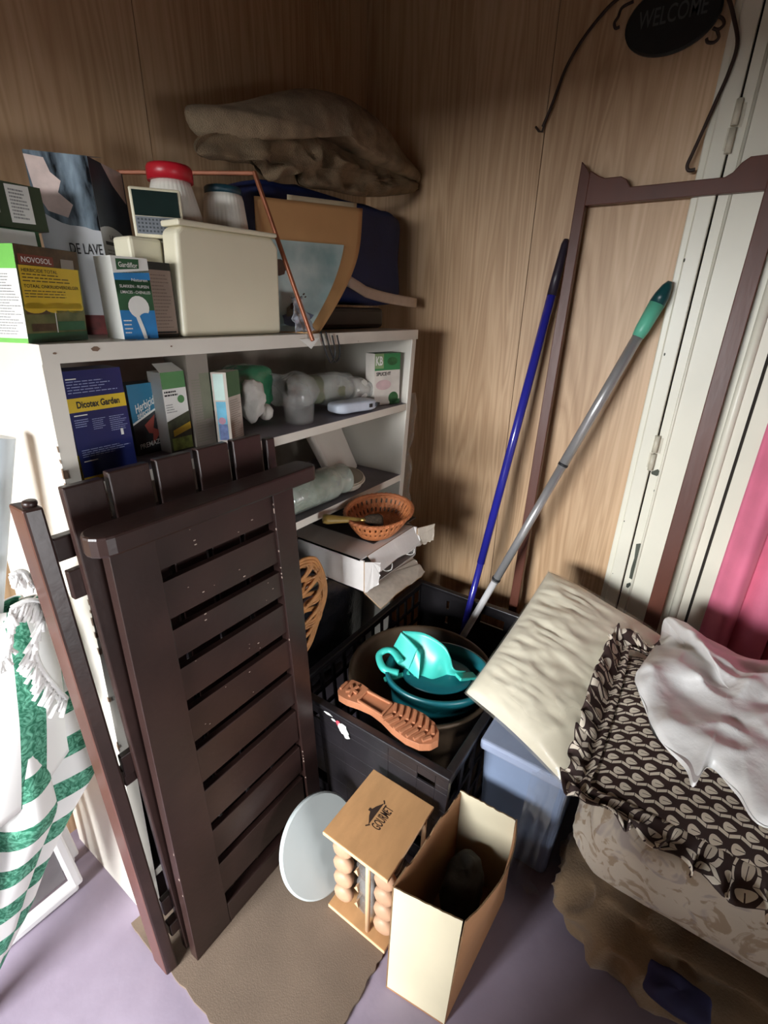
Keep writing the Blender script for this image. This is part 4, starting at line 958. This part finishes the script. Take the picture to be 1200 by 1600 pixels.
mb.tube([V(k) for k in [(1.6060, 0.5620, 1.8748), (1.6060, 0.5738, 1.8483), (1.6060, 0.5807, 1.8233), (1.6060, 0.5902, 1.8261), (1.6060, 0.6009, 1.8378)]], .003, 6)
mb.build('wire_hoop', [IRON], sg)
oc = V((1.5940, 0.2985, 1.9985)); 
mb = MB(); mb.lathe([(.0001, 0), (.098, .0), (.103, .004), (.103, .010), (.098, .014), (.0001, .015)], 48, oc + V(.012, 0, 0), (-1, 0, 0), .98, .66, xr=(0, -1, 0), smooth=False)
slate = mb.build('slate', [mk('dark_slate', (22, 24, 24), .45, .3, 20, .3, 60)], sg)
mb = MB(); text_mb(mb, 'WELCOME', oc + V(-.0035, .072, -.010), (0, -1, 0), (0, 0, 1), .144, .034, 0, .01, .0005); mb.build('lettering', [mk('faded_chalk', (74, 76, 76), .6)], slate)
def scroll(pts, nm='scroll'):
    m = MB(); m.tube(catmull([V(k) for k in pts], 6, False), .0034, 7); m.build(nm, [IRON], sg)
scroll([(1.5980, 0.3913, 2.0496), (1.5980, 0.4157, 2.0436), (1.5980, 0.4214, 2.0284), (1.5980, 0.4282, 2.0180), (1.5980, 0.4232, 2.0074), (1.5980, 0.4145, 2.0079)])
scroll([(1.5980, 0.3830, 1.9940), (1.5980, 0.3665, 1.9691), (1.5980, 0.3497, 1.9561), (1.5980, 0.3391, 1.9587), (1.5980, 0.3359, 1.9699)])
scroll([(1.5980, 0.2342, 1.9533), (1.5980, 0.2672, 1.9511), (1.5980, 0.2934, 1.9377), (1.5980, 0.3058, 1.9449), (1.5980, 0.3099, 1.9575), (1.5980, 0.2983, 1.9598)])
scroll([(1.5980, 0.2173, 1.9875), (1.5980, 0.1950, 1.9759), (1.5980, 0.1883, 1.9636), (1.5980, 0.1976, 1.9568), (1.5980, 0.2086, 1.9613)])
scroll([(1.5980, 0.2002, 1.9573), (1.5980, 0.1929, 1.9425), (1.5980, 0.1997, 1.9349), (1.5980, 0.2128, 1.9376), (1.5980, 0.2171, 1.9453)])

# ------------------------------------------------------------------ clear plastic sleeve hanging between shelf and wall
mb = MB()
def slv(u, v):
    q = V(1.402 + .10 * (u - .5) * (1 - .75 * v) + .025 * v, .90 - .05 * u, 1.10 - .60 * v)
    q.x = max(q.x, 1.245 + .093 * q.z + .002)
    return q + V(0, -1, 0) * (.012 * math.sin(u * 9 + v * 4) + .022 * noise.noise(q * 14)) + V(1, 0, 0) * .012 * noise.noise(q * 9)
mb.grid(slv, 24, 40)
tag(mb.build('plastic_sleeve', [mk('clear_sleeve', (196, 184, 170), .15, .05, 30, .4, 40, thin=.24, spec=.8)], solid=.0006), 'wrinkled clear plastic sleeve hanging on the right side of the shelf unit', 'plastic')

# ------------------------------------------------------------------ spice rack, disc and open cardboard box
PW = mk('pale_pine', (180, 136, 92), .5, .12, 9, .1, 60, stretch=(1, 3, 1)); PWE = mk('pine_edge', (210, 172, 134), .5, .08, 12)
rx0, rx1, ry0, ry1, rz = .530, .722, .330, .497, Zm
rk = thing('spice_rack', ((rx0 + rx1) / 2, (ry0 + ry1) / 2, rz), 'square pine spice rack with a branded top standing on the brown mat', 'rack')
mb = MB(); mb.box(rx0 - .004, ry0 - .004, .274, rx1, ry1 + .004, .285, 0, [1, 0, 1, 1, 1, 1]); tplate = mb.build('top_plate', [PW, PWE], rk, bevel=.002)
mb = MB(); mb.box(rx0, ry0, rz, rx1, ry1, rz + .011, 0, [1, 0, 1, 1, 1, 1]); mb.build('base_plate', [PW, PWE], rk, bevel=.002)
BRAND = mk('burnt_brand', (46, 28, 18), .7)
mb = MB(); Q = Face(mb, (.598, .398, .285), (.062, 0, 0), (0, .046, 0))
Q.poly([(.0, .62), (1, .62), (.72, .86), (.56, .95), (.56, 1.08), (.44, 1.08), (.44, .95), (.28, .86)], 0, 1)
Q.poly([(-.12, .70), (.0, .55), (.04, .58), (-.08, .74)], 0, 1); Q.poly([(1.12, .70), (1.0, .55), (.96, .58), (1.08, .74)], 0, 1)
Q.text('GOURMET', .02, .0, .98, .52, 0, .012, 1)
mb.build('brand_mark', [BRAND], tplate)
for (x, y) in ((rx0 + .012, .386), (rx1 - .012, ry0 + .012), (rx1 - .012, ry1 - .012)):
    mb = MB(); mb.tube([(x, y, rz + .011), (x, y, .274)], .0058, 12); mb.build('dowel', [PWE], rk)
GCOL = mk('smoky_clear_plastic', (120, 118, 116), .2, .2, 30, .3, 60, thin=.75)
mb = MB()
mb.grid(lambda u, v: V(.575 + .012 * math.cos(2 * PI * u) * (1 + .18 * math.sin(v * 24)), .412 + .026 * math.sin(2 * PI * u) * (1 + .12 * math.sin(v * 24)), rz + .012 + .255 * v), 20, 40, closed=True)
mb.build('centre_column', [GCOL], rk)
for k in range(4):
    z = .04 + k * .06; mb = MB(); mb.prism([(.556, .424, z), (.556, .436, z + .006), (.556, .428, z + .020)], (.02, 0, 0)); mb.build('wedge', [PWE], rk)
KN = mk('turned_wood', (178, 140, 112), .55, .12, 16, .1, 80); JG = mk('spice_jar_glass', (70, 58, 50), .12, .3, 20, thin=.85)
def spice(loc, yaw, label=None):
    t = thing('spice_jar', loc, label, 'jar', 'spice jars lying in the pine spice rack')
    o = V(loc); d = V(-math.cos(yaw), -math.sin(yaw), -.06).normalized()
    m = MB(); m.lathe([(.001, 0), (.018, .002), (.0245, .008), (.0255, .016), (.022, .026), (.014, .031)], 28, o, -d); m.build('stopper', [KN], t)
    m = MB(); m.lathe([(.013, .030), (.019, .037), (.021, .045), (.021, .095), (.001, .097)], 24, o, -d); m.build('glass', [JG], t)
    return t
names = ['lowest', 'second lowest', 'second highest', 'topmost']
sj = None
zs = [.049, .103, .157, .211]
for k in range(8):
    y = .467 if k < 4 else .350; loc = V(.545, y, zs[k % 4] + .003)
    lab = '%s spice jar with wooden stopper in the %s column of the pine rack' % (names[k % 4], 'left' if k < 4 else 'right')
    if sj is None: sj = spice(loc, .15, lab)
    else:
        c = sj.copy(); COL.objects.link(c); c.location = loc; c['label'] = lab
        for ch in list(sj.children):
            g = ch.copy(); COL.objects.link(g); g.parent = c

mb = MB()
n_ = V(-.05, -.85, .52).normalized(); t_ = (V(0, 0, 1) - n_ * n_.z).normalized(); s_ = n_.cross(t_)
dc = V((0.5828, 0.5674, 0.1130))
mb.lathe([(.0001, -.004), (.110, -.004), (.116, -.001), (.116, .006), (.112, .009), (.0001, .009)], 72, dc, n_, 1, 1, xr=s_, smooth=False)
tag(mb.build('disc', [mk('frosted_white_disc', (176, 182, 181), .35, .04, 8)], bevel=0), 'round frosted white disc leaning on the dark bench behind the spice rack', 'disc')

CARD = mk('brown_cardboard', (158, 112, 76), .75, .08, 8, .1, 120); CRM = mk('cream_cardboard', (200, 190, 164), .6, .05, 7)
TORN = mk('torn_cardboard_edge', (112, 84, 56), .9, .25, 60, .4, 200)
cbx = thing('cardboard_box', (.65, .23, 0), 'open cream and brown cardboard box on the floor in front of the spice rack', 'box')
def wall4(nm, a, b, c, d, th, mo, mi, torn=0.0, bul=None, sd=1, n=18):
    """a, b bottom edge; c, d top edge (c above b); outer mo, inner mi"""
    a, b, c, d = V(a), V(b), V(c), V(d); m = MB(); nr = (b - a).cross(d - a).normalized(); rnd = random.Random(sd); tz = [rnd.uniform(-1, 1) * torn for _ in range(n + 1)]
    def f(u, v, o):
        q = a.lerp(b, u).lerp(d.lerp(c, u), v)
        if v > .99: q = q + V(0, 0, tz[min(n, int(round(u * n)))])
        if bul: q = q + V(bul) * (math.sin(PI * u * .9 + .2) * v ** 1.5)
        return q + nr * o
    m.grid(lambda u, v: f(u, v, 0), n, 8, 0, smooth=False); m.grid(lambda u, v: f(u, v, -th), n, 8, 1, smooth=False)
    for k in range(n): m.quad(f(k / n, 1, 0), f((k + 1) / n, 1, 0), f((k + 1) / n, 1, -th), f(k / n, 1, -th), 2)
    for u in (0, 1): m.quad(f(u, 0, 0), f(u, 1, 0), f(u, 1, -th), f(u, 0, -th), 2)
    return m.build(nm, [mo, mi, TORN], cbx)
B1, B2, B3, B4 = (.488, .297, 0), (.506, .164, 0), (.800, .150, 0), (.800, .292, 0)
T1, T2, T3, T4 = (0.5232, 0.3123, 0.2830), (0.5482, 0.1683, 0.2880), (0.8014, 0.1574, 0.2880), (0.7950, 0.2935, 0.2880)
wall4('end_wall', B1, B2, T2, T1, .003, CRM, CRM, .001, None)
wall4('side_wall', B2, B3, T3, T2, .003, CARD, CARD, .002, (.012, -.030, .0), 2)
wall4('end_wall', B3, B4, T4, T3, .003, CARD, CRM, .002, None, 3)
wall4('side_wall', B4, B1, T1, T4, .003, CARD, CARD, .007, None, 4)
mb = MB(); mb.prism([B1, B2, B3, B4], (0, 0, .004)); mb.build('bottom', [CARD], cbx)
BP = mk('black_cloth_dark', (32, 29, 26), .85, .3, 14, .4, 60)
mb = MB(); superell(mb, (.69, .226, .105), (.070, .043, .094), .8, 36, .014, 14, fold=.02, fsc=18, seed=14)
tag(mb.build('cloth_bundle', [BP]), 'blackish round bundle inside the open cream and brown cardboard box', 'bundle')

# ------------------------------------------------------------------ storage bin, pillows and bedding on the right
BINM = mk('grey_blue_bin', (128, 142, 168), .3, .06, 8)
bn = thing('storage_bin', (1.15, .17, 0), 'grey blue plastic storage bin standing under the plastic wrapped white pillow', 'bin')
mb = MB(); p_ = [(.905, .085, 0), (1.395, .085, 0), (1.395, .270, 0), (.905, .270, 0), (.885, .072, .37), (1.415, .072, .37), (1.415, .284, .37), (.885, .284, .37)]
mb.hexa(p_); mb.build('body', [BINM], bn, bevel=.016, bseg=4)
mb = MB(); mb.box(.876, .064, .352, 1.424, .289, .384); mb.build('lid', [mk('bin_lid', (150, 160, 184), .3, .05)], bn, bevel=.008, bseg=3)

PIL = mk('cream_satin', (226, 218, 196), .36, .05, 7, .12, 60, sheen=.1)
A_, B_, C_, D_ = V((1.4300, 0.3215, 0.5919)), V((0.9372, 0.3628, 0.4450)), V((0.8333, 0.0836, 0.4300)), V((1.4200, -0.0366, 0.4916))
pw = thing('pillow', (1.2, .2, .40), 'cream white pillow in clear plastic leaning over the storage bin', 'pillow')
mb = MB(); pn = cushion(mb, A_, B_, C_, D_, .075, 72, 0, .030, .010, 7, .018, 26, seed=3, power=.36, under=.35, aniso=(24, 3.0))
mb.build('cushion', [PIL], pw)
CPL = mk('clear_pillow_film', (236, 230, 214), .08, .02, 40, .9, 34, thin=.10, spec=1.0, clear=.6)
mb = MB()
cP = (A_ + B_ + C_ + D_) / 4; k_ = 1.02
cushion(mb, cP + (A_ - cP) * k_, cP + (B_ - cP) * k_, cP + (C_ - cP) * k_, cP + (D_ - cP) * k_, .082, 64, 0, .02, .008, 9, .018, 17, seed=6, power=.36, under=.40, aniso=(14, 2.5))
mb.build('plastic_cover', [CPL], pw)

def brown_print():
    m = bpy.data.materials.new('brown_leaf_print'); m.use_nodes = True; nt = m.node_tree; N = nt.nodes; L = nt.links; b = N['Principled BSDF']
    uv = N.new('ShaderNodeUVMap'); sx_ = N.new('ShaderNodeSeparateXYZ'); L.new(uv.outputs[0], sx_.inputs[0])
    x = E(nt, sx_.outputs[1]); y = E(nt, sx_.outputs[0])
    row = y.floor(); xs = x + row.mod(2.0) * .5
    fx = xs.fract() - .5; fy = y.fract() - .5
    ex = fx / .31; ey = (fy + .10) / (fx * -.42 + .25)
    # pointed leaf: ellipse with a tip
    leaf = (ex * ex + ey * ey ).lt(1.0)
    vein = (fy + .10).abs().lt(.018) * fx.gt(-.14)
    leaf = leaf * (E(nt, vein.s) * -1.0 + 1.0)
    zig = fx.abs() * .46                         # chevron over each leaf
    d = (fy + zig - .40).abs()
    band = d.lt(.105) * fx.abs().gt(.018) * (fx.abs() * -1.0 + .482).gt(0.0)
    d2 = (fy + zig - .40 + 1.0).abs(); band2 = d2.lt(.105) * fx.abs().gt(.018)
    f = leaf.max(band).max(band2)
    nz = N.new('ShaderNodeTexNoise'); nz.inputs['Scale'].default_value = 60
    mx = N.new('ShaderNodeMix'); mx.data_type = 'RGBA'; L.new(f.s, mx.inputs[0]); mx.inputs[6].default_value = lin((52, 32, 28)); mx.inputs[7].default_value = lin((218, 206, 188))
    L.new(mx.outputs[2], b.inputs['Base Color']); b.inputs['Roughness'].default_value = .8
    return m
BPR = brown_print()
A2, B2_, C2, D2 = V((1.2100, 0.0466, 0.5398)), V((0.7711, 0.0392, 0.4850)), V(.80, -.46, .48), V(1.21, -.46, .55)
bpw = thing('pillow', (1.1, -.19, .42), 'dark brown pillow printed with white leaves and hexagons, with a gathered frill', 'pillow')
mb = MB(); cushion(mb, A2, B2_, C2, D2, .070, 56, 0, .02, .006, 9, .010, 13, uvs=(17.0, 15.0), seed=5, under=.35)
# swap so the print runs across
bcush = mb.build('cushion', [BPR], bpw)
mb = MB(); per = catmull([A2.lerp(B2_, k / 8) for k in range(8)] + [B2_.lerp(C2, k / 9) for k in range(9)] + [C2.lerp(D2, k / 8) for k in range(8)] + [D2.lerp(A2, k / 9) for k in range(9)], 12)
cB = (A2 + B2_ + C2 + D2) / 4; NP = len(per)
def frill(u, v):
    k = int(round(u * NP)) % NP; q = per[k]; o = (q - cB); o.z = 0; o.normalize()
    w_ = v - .25; ph = u * 2 * PI
    return q + o * (.062 * w_) + V(0, 0, 1) * (.004 - .022 * max(w_, 0) + (.095 * max(w_, 0) + .010) * max(0, o.y) + .008 * max(w_, 0) * (1.6 * math.sin(ph * 58) + 1.0 * math.sin(ph * 37 + 1) + .6 * noise.noise(q * 40)) + .018 * (w_ < 0)) + o.cross(V(0, 0, 1)) * .012 * math.sin(ph * 41) * v
mb.grid(frill, NP, 6, 0, uvs=(70, 2.0), closed=True)
mb.build('frill', [BPR], bcush, solid=.002)

BAGW = mk('white_film_bag', (226, 224, 222), .34, .04, 10, .8, 26, spec=.5, clear=.1)
mb = MB()
ol = [(1.0676, 0.0013, 0.6320), (0.9948, 0.0073, 0.6320), (0.9202, -0.0232, 0.6320), (0.8534, -0.0521, 0.6320), (0.8122, -0.1035, 0.6320), (0.7800, -0.1183, 0.6320), (0.8330, -0.1371, 0.6320), (0.8041, -0.1766, 0.6320), (0.7651, -0.2226, 0.6320)] + [(.91, -.36, .63), (1.08, -.46, .64), (1.31, -.42, .65)] + [(1.3400, -0.2726, 0.5716), (1.3400, -0.2163, 0.5637), (1.3400, -0.1595, 0.5730), (1.3400, -0.0911, 0.5908), (1.3400, -0.0231, 0.6069), (1.3400, -0.0203, 0.5340)]
blob(mb, ol, (-.01, 0, .045), 44, 8, .020, 7, .12, fold=.04, fsc=11, power=.5, seed=8)
tag(mb.build('plastic_bag', [BAGW]), 'crumpled white plastic bag lying on the brown printed pillow', 'bag')

def floral():
    m = mk('floral_quilt', (196, 184, 168), .85, .06, 8, .3, 30); nt = m.node_tree; N = nt.nodes; L = nt.links; b = N['Principled BSDF']
    src_ = b.inputs['Base Color'].links[0].from_socket
    tc = N.new('ShaderNodeTexCoord'); v = N.new('ShaderNodeTexNoise'); v.inputs['Scale'].default_value = 20; v.inputs['Detail'].default_value = 6; v.inputs['Distortion'].default_value = 1.6; L.new(tc.outputs['Object'], v.inputs['Vector'])
    r = N.new('ShaderNodeValToRGB'); r.color_ramp.elements[0].position = .54; r.color_ramp.elements[1].position = .60; r.color_ramp.elements[0].color = (0, 0, 0, 1); r.color_ramp.elements[1].color = (.85, .85, .85, 1); L.new(v.outputs['Fac'], r.inputs[0])
    mx = N.new('ShaderNodeMix'); mx.data_type = 'RGBA'; L.new(r.outputs[0], mx.inputs[0]); L.new(src_, mx.inputs[6]); mx.inputs[7].default_value = lin((156, 134, 110)); L.new(mx.outputs[2], b.inputs['Base Color'])
    v2 = N.new('ShaderNodeTexNoise'); v2.inputs['Scale'].default_value = 12; v2.inputs['Distortion'].default_value = 2.0; L.new(tc.outputs['Object'], v2.inputs['Vector'])
    r2 = N.new('ShaderNodeValToRGB'); r2.color_ramp.elements[0].position = .58; r2.color_ramp.elements[1].position = .66; r2.color_ramp.elements[0].color = (0, 0, 0, 1); r2.color_ramp.elements[1].color = (.6, .6, .6, 1); L.new(v2.outputs['Fac'], r2.inputs[0])
    m2 = N.new('ShaderNodeMix'); m2.data_type = 'RGBA'; L.new(r2.outputs[0], m2.inputs[0]); L.new(mx.outputs[2], m2.inputs[6]); m2.inputs[7].default_value = lin((150, 138, 140)); L.new(m2.outputs[2], b.inputs['Base Color'])
    return m
mb = MB(); superell(mb, (1.105, -.315, .312), (.305, .360, .114), .36, 88, .022, 5, fold=.035, fsc=7, seed=21, uvs=(6, 3))
tag(mb.build('quilt', [floral()]), 'folded pale floral quilt lying under the brown printed pillow', 'quilt')
BLAN = mk('brown_blanket_wool', (122, 100, 76), .95, .14, 14, .5, 200, sheen=.15)
mb = MB(); superell(mb, (1.07, -.31, .080), (.305, .360, .075), .5, 120, .035, 8, fold=.11, fsc=10, seed=24)
for i, p in enumerate(mb.v): mb.v[i].z = max(.002, p.z)
tag(mb.build('blanket', [BLAN]), 'crumpled brown blanket on the floor under the folded floral quilt', 'blanket')
mb = MB(); superell(mb, (.748, -.205, .150), (.030, .055, .016), .6, 30, .012, 14, fold=.02, fsc=24, seed=27)
tag(mb.build('cloth', [mk('navy_cloth', (30, 28, 66), .8, .3, 14)]), 'dark navy cloth tucked between the brown blanket and the floral quilt', 'cloth')
# clear plastic sheet trailing from the pillow to the floor
mb = MB()
def trail(u, v):
    if v < .55:
        t = v / .55; q = V(.846 - .01 * t + .018 * u, .150 - .060 * u + .015 * t, .405 - .38 * t)
    else:
        t = (v - .55) / .45; q = V(.836 - .004 * t + .012 * u, .165 - .075 * u - .02 * t * u, .025 - .012 * t)
    return q + V(-1, -.3, .0) * (.012 * noise.noise(q * 17) + .006 * math.sin(u * 14 + v * 5)) + V(0, 0, 1) * (.012 * abs(noise.noise(q * 15)) if v > .55 else 0)
mb.grid(trail, 26, 44)
tag(mb.build('plastic_sheet', [mk('clear_trailing_film', (150, 148, 146), .12, .05, 30, .5, 30, thin=.10, spec=.9)], solid=.0005), 'clear plastic sheet trailing from the wrapped pillow down to the floor', 'plastic')

# ------------------------------------------------------------------ closed parasol, post and stool on the left
def cloth_mat(name, axis_uv, freq, duty=.5):
    m = bpy.data.materials.new(name); m.use_nodes = True; nt = m.node_tree; N = nt.nodes; L = nt.links; b = N['Principled BSDF']
    uv = N.new('ShaderNodeUVMap'); sp = N.new('ShaderNodeSeparateXYZ'); L.new(uv.outputs[0], sp.inputs[0])
    x = E(nt, sp.outputs[axis_uv]); f = (x * freq).fract().lt(duty)
    tc = N.new('ShaderNodeTexCoord'); v = N.new('ShaderNodeTexNoise'); v.inputs['Scale'].default_value = 55; v.inputs['Distortion'].default_value = 3; v.inputs['Detail'].default_value = 3; L.new(tc.outputs['Object'], v.inputs['Vector'])
    r = N.new('ShaderNodeValToRGB'); L.new(v.outputs['Fac'], r.inputs[0]); r.color_ramp.elements[0].position = .4; r.color_ramp.elements[1].position = .68; r.color_ramp.elements[0].color = lin((20, 98, 72)); r.color_ramp.elements[1].color = lin((108, 178, 150))
    mx = N.new('ShaderNodeMix'); mx.data_type = 'RGBA'; L.new(f.s, mx.inputs[0]); mx.inputs[6].default_value = lin((226, 224, 222)); L.new(r.outputs[0], mx.inputs[7]); L.new(mx.outputs[2], b.inputs['Base Color'])
    b.inputs['Roughness'].default_value = .75; return m
pr = thing('parasol', (-.03, .92, 0), 'closed green and white striped parasol with white fringe standing beside the shelf', 'parasol')
AX0, AX1 = V(-.062, .945, .012), V(.272, .905, 1.16)
def axp(z): return AX0.lerp(AX1, (z - AX0.z) / (AX1.z - AX0.z))
mb = MB(); mb.tube([axp(.02), axp(1.165)], .019, 20); mb.build('pole', [mk('white_pole', (206, 214, 222), .3, .03)], pr)
rp = [(0.015, .030), (.10, .050), (.20, .078), (.32, .105), (.42, .135), (.50, .165), (.58, .150), (.70, .125), (.80, .095), (.88, .060)]
def rz_(z):
    for (a, b), (c, d) in zip(rp, rp[1:]):
        if z <= c: return b + (d - b) * (z - a) / (c - a)
    return rp[-1][1]
def canopy(u, v):
    z = .015 + .865 * v; t = 2 * PI * u; c = axp(z); r = rz_(z); k = min(1, max(0, (z - .03) / .2)) * (1 - .5 * min(1, max(0, (z - .52) / .2)))
    rr = r * (1 + k * (.34 * (abs(math.sin(4.5 * t + 1.5 * v)) * 2 - 1) + .05 * math.sin(17 * t)))
    q = c + V(rr * math.cos(t), rr * .56 * math.sin(t), 0); q.x = min(q.x, .262 + .036 * z - .004); q.z = max(q.z, .004); return q
mb = MB(); mb.grid(canopy, 144, 60, 0, uvs=(1, 1), closed=True); mb.build('canopy', [cloth_mat('parasol_stripes', 1, 9.5, .48)], pr, solid=.002)
# flopped over valance with its own upright stripes, and the fringe
def val(u, v):
    z = .90 - .36 * v + .12 * (u - .3) * (v - .4); t = -2.75 + 2.65 * u; c = axp(z); r = rz_(min(z, .88)) * 1.06 + .014 + .012 * math.sin(11 * u + 3 * v)
    q = c + V(r * 1.05 * math.cos(t), r * .56 * math.sin(t), 0); q.x = min(q.x, .262 + .036 * z - .003); return q
mb = MB(); mb.grid(val, 60, 26, 0); valance = mb.build('valance', [cloth_mat('valance_stripes', 0, 4.0, .40)], pr, solid=.002)
FRI = mk('white_fringe', (232, 230, 228), .8, .05, 40, .4, 200)
def fringe(pts, ln_, drop, sd):
    m = MB(); c = catmull([V(k) for k in pts], 14, False); rnd = random.Random(sd)
    m.tube(c, .0045, 6)
    m.tube([k + V(drop[0] * .35, -.002, drop[1] * .35) for k in c], .003, 6)
    for i in range(0, len(c), 2):
        a = c[i]; l = ln_ * rnd.uniform(.75, 1.15); e = V(rnd.uniform(-.010, .010), rnd.uniform(-.008, .002), 0)
        m.tube([a, a + V(drop[0] * l * 12, -.003, drop[1] * l * 12) + e * .4, a + V(drop[0] * l * 25, -.004, drop[1] * l * 25) + e], [.0026, .003, .0034], 6)
    m.build('fringe', [FRI], valance)
fringe([(0.2025, 0.8360, 0.9161), (0.2268, 0.8360, 0.9175), (0.2432, 0.8360, 0.9039), (0.2434, 0.8360, 0.8838), (0.2272, 0.8360, 0.8589), (0.2157, 0.8360, 0.8338), (0.2144, 0.8360, 0.7950), (0.2243, 0.8360, 0.7465), (0.2370, 0.8360, 0.7049)], .044, (-.018, -.022), 2)
fringe([(0.2134, 0.8360, 0.9686), (0.2299, 0.8360, 0.9689), (0.2407, 0.8360, 0.9498)], .034, (-.006, -.022), 5)
fringe([(0.1616, 0.8300, 0.8344), (0.1827, 0.8300, 0.8577), (0.1985, 0.8300, 0.9089)], .03, (-.004, -.022), 7)

WPL = mk('white_garden_plastic', (216, 214, 214), .35, .04, 8)
st = thing('folding_step', (.05, 1.09, 0), 'folded white plastic step with a red and grey panel behind the striped parasol', 'step')
def bars(nm, pts, wx_, wy_):
    m = MB()
    for a, b in zip(pts, pts[1:]): m.bar(a, b, wx_, wy_, (0, 1, 0))
    m.build(nm, [WPL], st, bevel=.006)
bars('leg_frame', [(-.22, 1.052, .016), (.205, 1.045, .016), (.188, 1.075, .44), (-.2, 1.075, .44)], .024, .03)
bars('leg_frame', [(-.21, 1.125, .016), (.232, 1.12, .016), (.205, 1.105, .44), (-.2, 1.105, .44)], .024, .024)
mb = MB(); mb.box(-.2, 1.062, .03, .19, 1.070, .19); mb.build('grey_panel', [mk('dim_grey_panel', (96, 90, 92), .6)], st)
mb = MB(); mb.box(-.2, 1.058, .19, .18, 1.066, .30); mb.build('red_panel', [mk('step_red', (196, 44, 62), .5)], st)

for o in bpy.data.objects:
    if '_base' in o: del o['_base']
